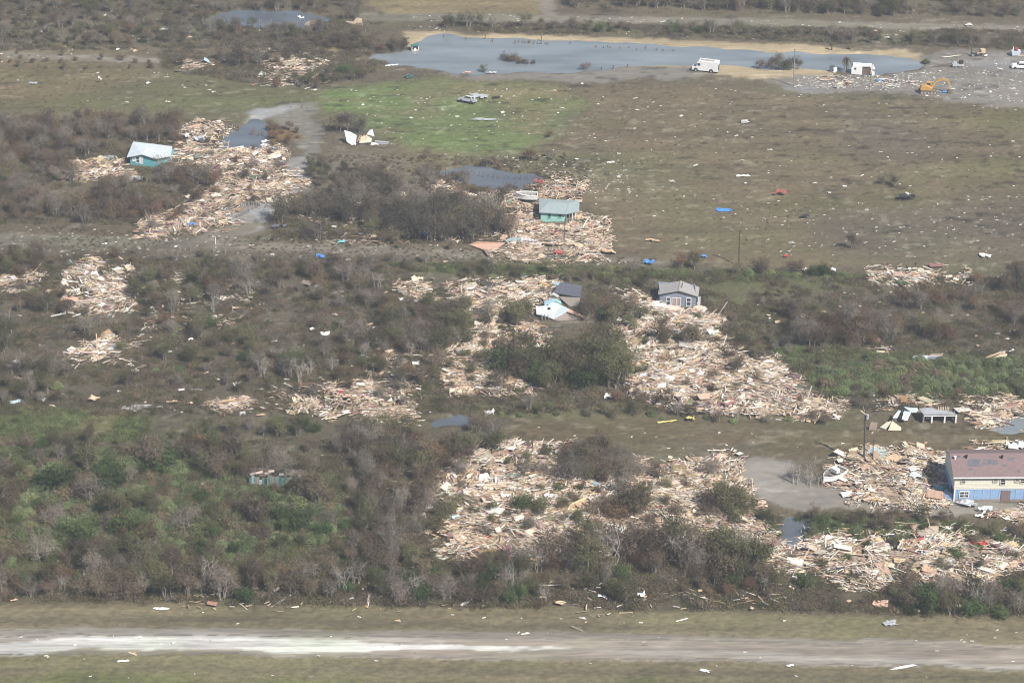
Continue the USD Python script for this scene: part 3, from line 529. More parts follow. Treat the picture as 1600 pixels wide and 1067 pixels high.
# --- grey house on the edge of the big lumber field
def grey_house():
    o = at(1060, 478.5); t = thing('grey_house', 'grey sided house with grey shingle roof above the lumber field', 'house', o)
    s = lambda px, py, y: R(px, py, o[1] + y) - o
    FL, FR = local(o, at(1030.5, 477.5)), local(o, at(1088.5, 479)); FL[2] = FR[2] = 0; fy = (FL[1] + FR[1]) / 2; yb = fy + 5.6
    A, P, B = s(1028.3, 459, fy - .5), s(1060.6, 453.4, fy - .5), s(1091, 463, fy - .5)
    A2, P2, B2 = s(1030, 444.3, yb + .3), s(1063.6, 438.8, yb + .3), s(1093, 448.6, yb + .3)
    rf = MB(); rf.slab([A, P, B, B2, P2, A2], [[0, 1, 4], [0, 4, 5], [1, 2, 3], [1, 3, 4]], .18); roof = obj('roof', rf, M['grey_roof'], t)
    cap = MB(); cap.bar(P + [0, 0, .05], P2 + [0, 0, .05], .24, .06); obj('ridge_cap', cap, M['grey_roof'], roof.GetPath())
    v = MB()
    for k in (.35, .62): q = P + (P2 - P) * k + (B - P) * .12; v.tube([q, q + [0, 0, .5]], .09)
    obj('vent_pipe', v, M['dark'], roof.GetPath())
    w = MB(); M_ = (FL + FR) / 2; off = .12
    wall_run(w, [FL, [P[0], fy, 0], FR], -.5, [A[2] - .05, P[2] - .15, B[2] - .05]); wall_run(w, [FR + [0, .1, 0], [FR[0], yb, 0]], -.5, [B[2] - .15] * 2); wall_run(w, [[FL[0], yb, 0], FL + [0, .1, 0]], -.5, [A[2] - .15] * 2); wall_run(w, [[FR[0], yb - .1, 0], [P[0], yb - .1, 0], [FL[0], yb - .1, 0]], -.5, [B[2] - .25, P2[2] - .3, A[2] - .25])
    obj('wall', w, M['grey_wall'], t)
    sd = MB()
    for k in range(6): sd.bar(FL + [0, -.03, .3 + .36 * k], FR + [0, -.03, .3 + .36 * k], .03, .05)
    obj('siding', sd, M['grey_wall'], t)
    L = np.linalg.norm(FR - FL); u = lambda px: (px - 1030.5) / 58 * L
    window(t, FL, FR, u(1040.6), u(1047), .35, 2.0); window(t, FL, FR, u(1049.5), u(1063), .05, 1.95, split=False, bars=2, pane='pink'); window(t, FL, FR, u(1072.2), u(1079.3), .15, 1.95)
    pb = MB(); pb.bar(FR + [.25, -.3, 0], FR + [.25, -.3, B[2] - .2], .18, .18); pb.bar(FR + [.6, .1, 0], FR + [.6, .1, B[2] - .25], .18, .18); obj('corner_post', pb, M['white_paint'], t)
grey_house()

# --- white roof with a blue dormer, dropped to the ground
def fallen_house():
    o = at(866, 498); t = thing('collapsed_house', 'collapsed house with white roof and bright blue dormer gable', 'house', o)
    s = lambda px, py, y: R(px, py, o[1] + y) - o
    rf = MB(); a, b, c, d, e, f = s(837.5, 479, 3.2), s(838, 490, .8), s(853, 493.5, .2), s(864, 498.2, -.9), s(891, 483.6, 1.0), s(876, 476, 3.8)
    rf.slab([a, b, c, d, e, f, s(853, 477.5, 3.6)], [[0, 1, 6], [1, 2, 6], [2, 5, 6], [2, 3, 5], [3, 4, 5]], .18); roof = obj('roof', rf, M['white_roof'], t)
    g = MB(); g.slab([e + [0.03, 0.02, 0], s(915.5, 494.5, .5), s(912, 497, -.3), s(886, 486.5, .2)], None, .15); obj('roof_slope', g, M['rust_roof'], t)
    gb = MB(); gb.slab([s(864.5, 499.2, -.9), s(890.5, 485.2, .9), s(913, 496.5, .0), s(912, 501, -.2), s(880, 503, -1)], None, .2, down=(0, 1, 0)); obj('gable_end', gb, M['brown_wall'], t)
    dm = MB(); p = s(867, 469.5, 4.0); dm.slab([s(854.5, 478.5, 3.4), s(875.5, 476.5, 3.5), p], None, .2, down=(0, 1, 0)); obj('dormer_gable', dm, M['pale_blue'], t)
    dr = MB(); dr.slab([s(851, 476.5, 3.5), p + [0, -.4, .15], s(865, 465.5, 6.2), s(850, 472, 6.0)], None, .14); obj('dormer_roof', dr, M['pale_blue'], t)
    d2 = MB(); d2.slab([p + [.03, -.4, .15], s(877.5, 474.5, 3.5), s(876, 470, 6.0), s(865.2, 465.5, 6.2)], None, .14); obj('dormer_roof', d2, M['aqua'], t)
    v = MB(); q = s(858, 484.3, 2.4); v.tube([q, q + [0, 0, .45]], .3, 8); obj('roof_vent', v, M['dark'], t)
    b2 = MB()
    for px in (846, 851, 856): b2.bar(s(px, 491, .6), s(px + 1.5, 499, -.8), .14, .14)
    obj('porch_post', b2, M['grey_wood'], t)
fallen_house()

def flat_wreck(name, label, cat, base, parts, th=.14):
    """parts: (name, material, [(px, py, height above ground)])"""
    o = at(*base); t = thing(name, label, cat, o)
    for nme, m, pts in parts:
        p = []
        for px, py, h in pts: p.append(G(px, py, o[2] + h) - o)
        mb = MB(); mb.slab(p, None, th); obj(nme, mb, M[m], t)
    return o, t
flat_wreck('fallen_roof', 'flat dark charcoal roof lying behind the white collapsed roof', 'roof', (887, 470), [('dark_slope', 'dark_roof', [(864, 457, .9), (907.5, 464.5, .8), (909, 446, 1.9), (876, 441, 2.0)]),
    ('brown_slope', 'brown_wall', [(889, 478, .25), (904, 477, .25), (906.5, 465, .72), (873, 463.5, .72)]), ('white_sheet', 'white_paint', [(862, 459, 1.0), (872, 465.5, .8), (873, 461, 1.3), (865, 457, 1.3)])])
flat_wreck('fallen_roof', 'blue grey fallen roof lying flat in front of the aqua house', 'roof', (815, 381), [('grey_slope', 'blue_grey_roof', [(811, 381.5, .5), (820, 382.6, .4), (846, 379.3, .4), (838, 375, 1.0), (815, 370.6, 1.4)]),
    ('pale_slope', 'aqua_roof', [(787, 375.5, .5), (810.8, 380, .55), (814.6, 370.4, 1.36), (800, 371, 1.1)])])
flat_wreck('fallen_roof', 'rusty brown fallen roof beside the dirt road', 'roof', (760, 386), [('brown_slope', 'rust_roof', [(733, 382, .35), (757, 390.5, .35), (776, 389, .5), (789, 379, 1.0), (745, 377.4, 1.1)]), ('torn_edge', 'wood', [(757, 391.5, .2), (777, 390.3, .3), (776, 389, .45), (757, 390.6, .3)])])
flat_wreck('fallen_roof', 'tan pyramid shaped roof with a turquoise side by the far pond', 'roof', (492, 42), [('tan_slope', 'pale_wood', [(473, 40.5, .2), (487, 45, .2), (494, 31.5, 2.6), (482, 33, 1.8)]), ('tan_end', 'pink', [(487, 45, .2), (504, 41.5, .2), (494, 31.4, 2.6)]), ('turquoise_side', 'teal', [(494, 31.3, 2.7), (501, 37, 1.5), (497, 38, 1.3), (492, 32, 2.4)])])
flat_wreck('fallen_roof', 'beige broken roof pieces left of the far road', 'roof', (557, 37), [('beige_slope', 'pale_wood', [(549, 38, .3), (567, 39, .2), (565, 29, 2.0), (557, 28, 2.2)]), ('torn_piece', 'pink', [(538, 36, .2), (550, 38, .2), (552, 34, .8), (541, 33, .7)])])
flat_wreck('fallen_roof', 'tan wooden roof panel at the right end of the green shrubs', 'roof', (1560, 560), [('tan_slope', 'pale_wood', [(1541, 557.5, .3), (1555, 562, .3), (1570, 560, .4), (1574, 553, 1.0), (1564, 548.5, 1.7)]), ('bare_rafter', 'wood', [(1540, 558, .5), (1566, 549, 1.8), (1567, 550, 1.75), (1541, 559, .45)])])
flat_wreck('fallen_wall', 'cream cracked wall panel with a dark hole by the utility pole', 'wall', (1395, 668), [('cream_panel', 'cream', [(1375, 667, .2), (1384, 670, .2), (1393, 657.5, 1.6), (1386, 659, 1.3)]), ('cream_edge', 'pale_wood', [(1388, 671.5, .2), (1408, 671.5, .2), (1408, 667.5, .5), (1394, 657.3, 1.7)])])
flat_wreck('fallen_wall', 'salmon plywood panel standing on the field by the utility pole', 'wall', (1363, 670), [('panel', 'pink', [(1357.5, 670.5, .1), (1369, 671.5, .1), (1371.5, 660, 1.7), (1361, 658.5, 1.7)])])
flat_wreck('fallen_wall', 'grey roofing slab on the big lumber field, upper middle', 'roof', (1072, 518), [('slab', 'felt', [(1056, 518, .7), (1078, 520, .7), (1088, 513, 1.1), (1058, 512.5, 1.1)]), ('edge_board', 'white_paint', [(1056, 512.3, 1.25), (1089, 512.6, 1.25), (1089, 511.6, 1.3), (1056, 511.2, 1.3)])])
flat_wreck('fallen_wall', 'blue grey panel on the left of the big lumber field', 'roof', (1003, 588), [('panel', 'blue_grey_roof', [(988, 588, .7), (1008, 590, .7), (1012, 583.5, 1.2), (994, 582.5, 1.2)])])
flat_wreck('fallen_wall', 'white roof sheet lying on lumber beside the bottom thicket', 'roof', (758, 748), [('sheet', 'white_paint', [(747, 752, .8), (766, 751, .8), (762, 738, 1.6), (750, 741, 1.5)])])
flat_wreck('fallen_wall', 'green roofing slab on lumber left of the grey bush', 'roof', (800, 745), [('slab', 'green_wall', [(780, 748, .8), (812, 747, .9), (822, 741, 1.2), (795, 739.5, 1.3)])])
flat_wreck('fallen_roof', 'grey green roof slab behind the small pole by the mud flat', 'roof', (1372, 706), [('slab', 'aqua_roof', [(1352, 712, .9), (1384, 714, .9), (1388, 704, 1.5), (1360, 698, 2.0)])])
flat_wreck('fallen_roof', 'tan plywood deck behind the poles by the mud flat', 'roof', (1400, 716), [('deck', 'wood', [(1378, 716, .8), (1400, 720, .7), (1416, 713, 1.2), (1394, 709.5, 1.5)])])
flat_wreck('fallen_wall', 'pale slab leaning at the left end of the lumber by the poles', 'wall', (1332, 708), [('panel', 'pale_wood', [(1324, 709, .8), (1338, 706, 1.0), (1340, 698, 1.9), (1326, 702, 1.5)])])

# --- two storey house
def big_house():
    o = at(1489, 783); t = thing('two_storey_house', 'two storey cream and blue house with patched maroon roof at right edge', 'house', o, math.radians(.6))
    W, D, h1, h2, rise = 17.0, 8.4, 2.55, 5.15, 1.75
    w = MB(); w.box((W / 2, D / 2, h1 / 2 - .3), (W, D, h1 + .6)); lo = obj('lower_wall', w, M['blue_wall'], t)
    w = MB(); w.prism([(0, h1), (D, h1), (D, h2), (D / 2, h2 + rise - .1), (0, h2)], 0, W)
    v, f, c = w.arrays(); v = np.column_stack([v[:, 1] - .06, v[:, 0] - .08, v[:, 2]]); v[:, 0] *= (W + .12) / W; v[:, 1] *= (D + .16) / D
    up = obj('upper_wall', (v, f[:, ::-1]), M['cream'], t)
    sd = MB()
    for k in range(9): sd.bar((-.05, -.11, h1 + .15 + .28 * k), (W, -.11, h1 + .15 + .28 * k), .02, .03)
    obj('siding', sd, M['cream'], up.GetPath())
    gs = MB(); gs.prism([(-.05, h1 + .02), (D, h1 + .02), (D, h2 - .02), (D / 2, h2 + rise - .16), (-.05, h2 - .02)], 0, .04); v, f, c = gs.arrays(); v = np.column_stack([v[:, 1] - .115, v[:, 0], v[:, 2]]); obj('gable_cladding', (v, f[:, ::-1]), M['beige'], up.GetPath())  # beige duller than the front cream bakes the weaker side light into the gable
    rf = MB(); ov = .45
    e0, e1 = -.55, D + .55; z0 = h2 - .55 * rise / (D / 2) + .12
    rf.slab([(-ov, e0, z0), (W + ov, e0, z0), (W + ov, D / 2, h2 + rise + .12), (-ov, D / 2, h2 + rise + .12), (-ov, e1, z0), (W + ov, e1, z0)], [[0, 1, 2], [0, 2, 3], [3, 2, 5], [3, 5, 4]], .16)
    roof = obj('roof', rf, M['brown_roof'], t)
    fa = MB(); fa.box((W / 2, e0 - .04, z0 - .12), (W + 2 * ov, .06, .22)); obj('gutter', fa, M['white_paint'], roof.GetPath())
    sl = rise / (D / 2); r2 = np.random.default_rng(4)
    def patch(u, vv, w_, d_):     # felt laid bare where shingles blew off: ragged rows
        m = MB()
        for k in range(max(2, int(d_ / .22))):
            y = vv + k * .22; ww = w_ * (.55 + .6 * r2.random()); x = u + (r2.random() - .5) * w_ * .4
            z = z0 + (y - e0) * (h2 + rise + .12 - z0) / (D / 2 - e0)
            m.box((x, y, z + .012), (ww, .23, .02), roll=math.atan((h2 + rise + .12 - z0) / (D / 2 - e0)))
        obj('bare_felt', m, M['felt'], roof.GetPath())
    for q in ((3.6, 1.7, 1.9, 1.6), (6.4, 2.0, 1.7, 1.2), (5.0, 2.0, .9, .4), (9.9, 2.9, 1.3, .5), (2.6, .9, .8, .4), (8.6, 1.6, .7, .4), (10.8, .5, .6, .6), (12.6, 1.5, 1.2, .7), (1.1, 3.4, .5, .3), (14.2, 2.4, 1.4, .6)): patch(*q)
    for x, y in ((2.3, 3.2), (8.4, 3.1), (.3, 3.0)):
        v_ = MB(); z = z0 + (y - e0) * sl; v_.tube([(x, y, z), (x, y, z + .55)], .14, 7); v_.tube([(x, y, z + .5), (x, y, z + .62)], .24, 7); obj('vent_pipe', v_, M['dark'] if x > .5 else M['white_paint'], roof.GetPath())
    a, b = np.array([0, -.13, 0]), np.array([W, -.13, 0])
    for u0, u1, za, zb in ((1.0, 1.75, 3.65, 4.35), (6.5, 7.3, 3.75, 4.35), (7.75, 8.6, 3.3, 4.35), (10.2, 10.9, 3.8, 4.35), (11.1, 11.85, 3.6, 4.35), (13.6, 14.4, 3.6, 4.35)): window(t, a, b, u0, u1, za, zb, frame='beige', off=.03)
    a, b = np.array([0, -.02, 0]), np.array([W, -.02, 0])
    window(t, a, b, 1.0, 2.55, .75, 1.95, bars=2); window(t, a, b, 12.2, 13.4, .8, 1.9)
    dr = MB(); dr.box((8.9, -.05, .95), (1.6, .1, 2.3)); obj('door', dr, M['brown_roof'], t)
    tr = MB(); tr.box((.1, -.06, .95), (.2, .12, 2.9)); tr.box((W / 2, -.09, h1 - .08), (W, .06, .1)); obj('trim', tr, M['white_paint'], t)
    sp = MB(); sp.slab([(-1.9, 1.4, .15), (-.1, -.1, .1), (-.12, .5, 1.2), (-1.0, 2.3, 1.1)], None, .12); obj('torn_siding', sp, M['blue_wall'], t)
    for k in range(12):
        m = MB(); m.box((.7 + 1.42 * k, -.03, .9), (.06, .05, 2.8)); obj('wall_seam', m, M['blue_grey_roof'], lo.GetPath())
    m = MB(); m.box((W / 2, -.035, .12), (W, .05, .5)); obj('mud_line', m, M['brown_wall'], lo.GetPath())
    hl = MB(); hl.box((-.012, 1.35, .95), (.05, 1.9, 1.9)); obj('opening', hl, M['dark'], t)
big_house()

# --- broken shed with open front
def shed():
    o = at(1468, 661); t = thing('open_shed', 'broken white roofed shed with open bays right of the utility pole', 'shed', o)
    s = lambda px, py, y: R(px, py, o[1] + y) - o
    rf = MB(); rf.slab([s(1443, 647, -.3), s(1494.5, 647.6, -.3), s(1487, 642.5, 1.7), s(1450, 636.5, 2.6), s(1435.5, 638, 2.4)], None, .16); obj('roof', rf, M['steel'], t)
    l = MB(); l.slab([s(1424, 643.5, .6), s(1433, 643, .8), s(1434.5, 637.8, 2.3), s(1412, 635.5, 2.7)], None, .12); obj('lean_to_roof', l, M['pale_blue'], t)
    zt = s(1443, 648, 0)[2]
    for px in (1443, 1456, 1476, 1493.5):
        b = MB(); x = s(px, 655, 0)[0]; b.box((x, 0, zt / 2), (.28, .25, zt)); obj('post', b, M['white_paint'] if px > 1444 else M['brown_wall'], t)
    x0, x1 = s(1443, 655, 0)[0], s(1493.5, 655, 0)[0]
    w = MB(); w.box(((x0 + x1) / 2, 1.8, zt / 2), (x1 - x0, .15, zt - .3)); obj('back_wall', w, M['dark'], t)  # near-black colour stands in for the shade inside the shed
    w = MB(); w.box((x1 - .1, 1.0, zt / 2), (.15, 1.6, zt - .3)); w.box((x0 + .1, 1.0, zt / 2), (.15, 1.6, zt - .3)); obj('side_wall', w, M['brown_wall'], t)
    bm = MB(); bm.box(((x0 + x1) / 2, -.16, zt - .12), (x1 - x0, .08, .22)); obj('fascia', bm, M['white_paint'], t)
    for pts in ([(1395, 652.5, -.2), (1402, 653, -.2), (1407.5, 642, 1.0), (1404, 641, 1.2)], [(1409, 655, -.4), (1417.5, 657, -.5), (1424, 643.5, .8), (1412.5, 642.5, 1.0)]):
        m = MB(); m.slab([s(*p) for p in pts], None, .1, down=(0, 1, 0)); obj('leaning_panel', m, M['pale_blue'], t)
    wn = MB(); wn.box((x0 + 1.1, .6, zt * .55), (1.1, .1, 1.0)); obj('blue_panel', wn, M['blue_grey_roof'], t)
    rl = MB()
    for k in range(7): x = s(1462 + 2.7 * k, 640, 4)[0]; rl.bar((x, 1.7, zt + .0), (x, 1.75, zt + .7), .1, .1)
    obj('railing', rl, M['pale_wood'], t)
shed()

# --- ruined shed in the brush at left
def ruin():
    o = at(436, 762); t = thing('ruined_shed', 'roofless grey green corrugated shed half hidden in the left brush', 'shed', o)
    s = lambda px, py, y: R(px, py, o[1] + y) - o
    r3 = np.random.default_rng(9)
    xs = np.linspace(389, 481, 24)
    for i in range(23):
        a, b = xs[i], xs[i + 1]; top = 742 + (4 * r3.random() if a < 415 else 3 * r3.random()) + (a - 389) * .04 + (5 if 466 < a < 476 else 0)
        if 402 < a < 407: top += 4
        m = MB(); y = .12 * (i % 2) + (0 if a > 416 else .5); m.slab([s(a, 761, y), s(b, 761.5, y), s(b, top, y), s(a, top, y)], None, .08, down=(0, 1, 0))
        obj('sheet', m, M['steel' if i in (1, 4) else 'green_wall' if i % 3 else 'brown_wall' if i % 2 else 'dark_green'], t)
    b = MB(); y = 3.0
    wall_run(b, [s(389, 761, .6) * [1, 1, 0] + [0, .3, 0], [s(391, 750, 3)[0], 1.6, 0]], -.3, [1.1, .8]); wall_run(b, [[s(391, 750, 3)[0], 3.7, 0], [s(480, 750, 3)[0], 3.7, 0]], -.3, [1.9, 1.5]); obj('back_wall', b, M['brown_wall'], t)
    for k, (px, py) in enumerate(((396, 740), (405, 738), (418, 739), (424, 736), (440, 741), (470, 743))):
        c = MB(); c.box(s(px, py, 1.2 + .2 * k), (1.3 - .1 * k, .5, .1), yaw=r3.random() - .5, roll=.3); obj('broken_roof_piece', c, M['pink' if k % 2 else 'grey_wood'], t)
ruin()

def small_block():
    o = at(1440, 567); t = thing('pale_blue_shed', 'pale blue wrecked shed sunk among green shrubs', 'shed', o)
    s = lambda px, py, y: R(px, py, o[1] + y) - o
    r = MB(); r.slab([s(1425, 558, .5), s(1447, 556.5, .8), s(1472, 556.5, 1.0), s(1473.5, 552.6, 4.2), s(1433, 552.6, 4.0)], None, .15); obj('roof', r, M['white_roof'], t)
    r = MB(); r.slab([s(1452, 556, 1.1), s(1473, 556.5, 1.2), s(1474, 552.2, 4.3), s(1456, 552.2, 4.2)], None, .12, down=(0, 0, 1)); obj('rusted_sheet', r, M['pink'], t)
    f = MB(); f.slab([s(1424, 564, 0), s(1449, 566, 0), s(1449, 558, .2), s(1425, 559, .2)], None, .15, down=(0, 1, 0)); obj('front_wall', f, M['pale_blue'], t)
    w = MB(); w.box(s(1462, 562, .8), (3.0, .2, 1.3)); obj('side_wall', w, M['grey_wall'], t)
small_block()

# --- the white wreck with tan panel in the green field
def field_wreck():
    o = at(565, 226); t = thing('wrecked_trailer', 'torn white trailer wreck with tan inner panel on the green field', 'wreck', o)
    s = lambda px, py, y: R(px, py, o[1] + y) - o
    a = MB(); a.slab([s(542, 222, .2), s(550, 227, -.6), s(556, 225, -.4), s(557, 212, .8), s(548, 207, 1.2), s(538, 204, 1.4)], None, .12, down=(0, 1, 0)); obj('white_wall', a, M['white_paint'], t)
    a = MB(); a.slab([s(546, 228, -.5), s(556, 228, -.6), s(557, 225, .2), s(547, 225, .2)], None, .15); a.slab([s(579, 227, -.5), s(592, 226.5, -.5), s(590, 223, .5), s(580, 223, .5)], None, .15); obj('white_sheet', a, M['white_paint'], t)
    a = MB(); a.slab([s(561, 224, 0), s(580, 222.5, 0), s(581, 217, .6), s(573, 212, 1.2), s(565, 214, .9)], None, .12, down=(0, 1, 0)); obj('tan_panel', a, M['pale_wood'], t)
    a = MB(); a.slab([s(573, 210, 1.6), s(585, 213.5, 1.2), s(582, 202, 2.6), s(577, 204, 2.4)], None, .1, down=(0, 1, 0)); obj('grey_sheet', a, M['blue_grey_roof'], t)
    a = MB(); a.bar(s(586, 221, .4), s(608, 223, .2), .35, .3); a.bar(s(588, 224, .2), s(607, 225.5, 0), .25, .2); obj('steel_beam', a, M['steel'], t)
    a = MB(); a.bar(s(556, 226.5, -.1), s(582, 226.3, -.1), .3, .25); obj('chassis', a, M['dark'], t)
    a = MB(); [a.bar(s(558 + 3 * k, 222 - k, .1), s(563 + 2.5 * k, 212 - .4 * k, 1.0), .08, .08) for k in range(6)]; obj('rib', a, M['pale_wood'], t)
field_wreck()

# ---- vehicles
def wheel(t, p, r, w, axis=(0, 1, 0)):
    tm = MB(); ax = np.asarray(axis, float); p = np.asarray(p, float)
    tm.tube([p - ax * w / 2, p + ax * w / 2], r, 14); ty = obj('wheel', tm, M['tyre'], t)
    rm = MB(); rm.tube([p - ax * (w / 2 + .02), p + ax * (w / 2 + .02)], r * .55, 10); obj('rim', rm, M['steel'], ty.GetPath())
def van():
    o = (at(1084, 109.5) + at(1121, 113.2)) / 2; a, b = at(1121, 113.2), at(1084, 109.5); yaw = math.atan2(b[1] - a[1], b[0] - a[0])
    t = thing('step_van', 'white box van standing on the lake shore sand', 'van', o, yaw)
    L, Wd, hh = 6.6, 2.25, 2.95
    prof = [(-L / 2, .45), (L / 2 - .25, .45), (L / 2, .55), (L / 2, 1.15), (L / 2 - 1.0, 1.3), (L / 2 - 1.35, 2.2), (L / 2 - 1.15, 2.5), (L / 2 - 1.7, hh), (-L / 2, hh - .1)]
    m = MB(); m.prism(prof, -Wd / 2, Wd / 2); obj('body', m, M['white_paint'], t)
    m = MB(); m.box((-.4, 0, hh - .0), (3.6, 1.1, .06)); m.box((.9, 0, hh + .08), (.6, .5, .2)); obj('roof_hatch', m, M['grey_roof'], t)
    for sy in (-1, 1):
        m = MB(); m.box((L / 2 - 1.75, sy * (Wd / 2 + .01), 2.0), (.7, .04, .62)); obj('side_window', m, M['glass'], t)
        m = MB(); m.box((L / 2 - 1.75, sy * (Wd / 2 + .006), 1.25), (1.0, .02, .7)); obj('door', m, M['white_paint'], t)
        for x in (L / 2 - 1.0, -L / 2 + 1.7):
            ar = MB(); ar.tube([(x, sy * (Wd / 2 - .12), .5), (x, sy * (Wd / 2 + .012), .5)], .56, 14); obj('wheel_arch', ar, M['dark'], t); wheel(t, (x, sy * (Wd / 2 - .1), .42), .42, .3)
        m = MB(); m.tube([(L / 2 + .02, sy * .7, .85), (L / 2 + .05, sy * .7, .85)], .15, 10); obj('headlight', m, M['glass'], t)
    m = MB(); m.slab([(L / 2 - 1.01 + .03, -.95, 1.36), (L / 2 - 1.01 + .03, .95, 1.36), (L / 2 - 1.33, .95, 2.15), (L / 2 - 1.33, -.95, 2.15)], None, .03, down=(-1, 0, 0)); obj('windscreen', m, M['glass'], t)
    m = MB(); m.box((L / 2 + .06, 0, .5), (.14, 2.1, .22)); m.box((-L / 2 - .05, 0, .5), (.12, 2.1, .22)); obj('bumper', m, M['steel'], t)
    m = MB(); m.box((-L / 2 - .02, 0, 1.3), (.05, 1.5, 1.5)); obj('rear_opening', m, M['dark'], t)
    m = MB(); m.box((L / 2 + .01, 0, .9), (.03, 1.0, .4)); obj('grille', m, M['dark'], t)
van()
def camper():
    o = at(1348, 113); t = thing('wrecked_camper', 'wrecked white camper with torn open dark side on the lake shore', 'camper', o, math.radians(-8))
    m = MB(); m.prism([(-2.8, .4), (-.2, .4), (-.2, 2.8), (-2.5, 2.85), (-2.9, 2.2)], -1.1, 1.1); obj('body', m, M['white_paint'], t)
    m = MB(); m.box((.9, 0, 2.72), (2.4, 2.2, .12), pitch=.05); m.box((2.2, .1, 2.4), (.9, 2.0, .1), pitch=.5); obj('roof', m, M['white_paint'], t)
    m = MB(); m.box((.9, .9, 1.5), (2.2, .1, 2.2)); m.box((.9, .1, .55), (2.3, 1.9, .3)); obj('torn_interior', m, M['mud_steel'], t)
    m = MB(); m.box((.75, -.8, 1.4), (1.9, .12, 1.8)); obj('torn_side', m, M['mud_steel'], t)
    m = MB(); m.box((2.25, 0, 1.3), (.15, 2.0, 1.6), pitch=.2); m.box((2.5, -.7, .8), (.7, .6, .9), yaw=.4); m.box((2.6, .4, 1.9), (.6, .8, .5), yaw=.2, pitch=.3); obj('rear_wreckage', m, M['white_paint'], t)
    m = MB(); m.box((2.1, -.9, 1.2), (.5, .2, .9), yaw=.3); obj('orange_panel', m, M['wood'], t)
    m = MB(); m.box((-1.9, -1.11, 2.0), (.5, .04, .5)); m.box((-2.85, 0, 2.05), (.1, 1.5, .5)); obj('window', m, M['glass'], t)
    m = MB(); m.box((-1.2, .2, 2.95), (.6, .6, .25)); m.box((.4, -.3, 2.88), (.7, .6, .2)); obj('roof_unit', m, M['white_paint'], t)
    for x in (-2.0, 1.5):
        for sy in (-1, 1): wheel(t, (x, sy * .95, .4), .4, .25)
camper()
def excavator():
    o = at(1450, 145); t = thing('excavator', 'orange tracked excavator with raised boom at the edge of the field', 'excavator', o, math.radians(-4))
    for sy in (-1, 1):
        m = MB(); m.prism([(-2.1, .35), (-1.8, 0), (1.8, 0), (2.1, .35), (1.85, .75), (-1.85, .75)], sy * 1.1 - .28, sy * 1.1 + .28); tr = obj('track', m, M['mud_steel'], t)
        for x in (-1.6, -.8, 0, .8, 1.6):
            w = MB(); w.tube([(x, sy * 1.1 - .3, .36), (x, sy * 1.1 + .3, .36)], .22, 8); obj('roller', w, M['steel'], tr.GetPath())
    m = MB(); m.box((0, 0, .7), (1.6, 1.7, .4)); obj('undercarriage', m, M['mud_steel'], t)
    m = MB(); m.prism([(-1.95, .95), (.85, .95), (.9, 1.5), (-.6, 2.0), (-1.8, 2.1), (-2.05, 1.6)], -1.2, .3); obj('engine_house', m, M['orange'], t)
    m = MB(); m.prism([(-.5, .96), (.95, .96), (1.0, 1.7), (.6, 2.55), (-.5, 2.55)], .32, 1.2); cb = obj('cab', m, M['orange'], t)
    m = MB(); m.box((.05, .76, 2.0), (.85, .92, .7)); m.box((.1, 1.19, 1.95), (.8, .06, .8)); obj('cab_window', m, M['glass'], cb.GetPath())
    m = MB(); m.tube([(-1.2, -.6, 2.0), (-1.2, -.6, 2.5)], .09); obj('exhaust', m, M['dark'], t)
    bo = [(.7, 0, 1.35), (1.6, 0, 2.7), (2.3, 0, 3.35), (3.2, 0, 3.55), (4.6, 0, 3.35)]
    for i in range(4):
        m = MB(); m.bar(bo[i], bo[i + 1], .42, .5 if i < 3 else .36); obj('boom', m, M['orange'], t)
    m = MB(); m.bar((4.4, 0, 3.6), (5.1, 0, 2.2), .34, .42); m.bar((5.1, 0, 2.2), (5.25, 0, .9), .3, .34); obj('stick', m, M['orange'], t)
    m = MB(); m.tube([(1.2, .3, 1.6), (2.4, .3, 3.1)], .09); m.tube([(3.0, 0, 3.85), (4.45, 0, 3.75)], .09); m.tube([(4.75, 0, 3.2), (5.45, 0, 1.6)], .07); obj('hydraulic_ram', m, M['steel'], t)
    m = MB(); m.prism([(4.95, .95), (5.55, .95), (5.6, .3), (5.1, .02), (4.55, .12), (4.7, .5)], -.5, .5); obj('bucket', m, M['mud_steel'], t)
excavator()
def lowbed():
    o = at(1496, 104.5); t = thing('flatbed_trailer', 'dark steel trailer on the mud right of the lake', 'trailer', o, math.radians(2))
    m = MB(); m.box((0, 0, .75), (2.9, 1.7, .16)); m.box((0, -.85, .55), (2.9, .1, .3)); m.box((0, .85, .55), (2.9, .1, .3)); obj('bed', m, M['steel'], t)
    m = MB(); m.bar((-1.45, -.5, .6), (-5.8, 0, .45), .16, .16); m.bar((-1.45, .5, .6), (-5.8, 0, .45), .16, .16); m.bar((-5.8, 0, .45), (-6.2, 0, .1), .14, .14); obj('tow_bar', m, M['mud_steel'], t)
    m = MB(); m.box((.85, 0, 1.2), (.9, 1.0, .75)); obj('engine_box', m, M['dark'], t)
    m = MB(); [m.bar((-1.4, s * .8, .8), (-1.4, s * .8, 1.7), .1, .1) for s in (-1, 1)]; m.bar((-1.4, -.8, 1.6), (-1.4, .8, 1.6), .1, .1); obj('stake', m, M['mud_steel'], t)
    for x in (-.5, .5):
        for sy in (-1, 1): wheel(t, (x, sy * .7, .38), .38, .22)
lowbed()
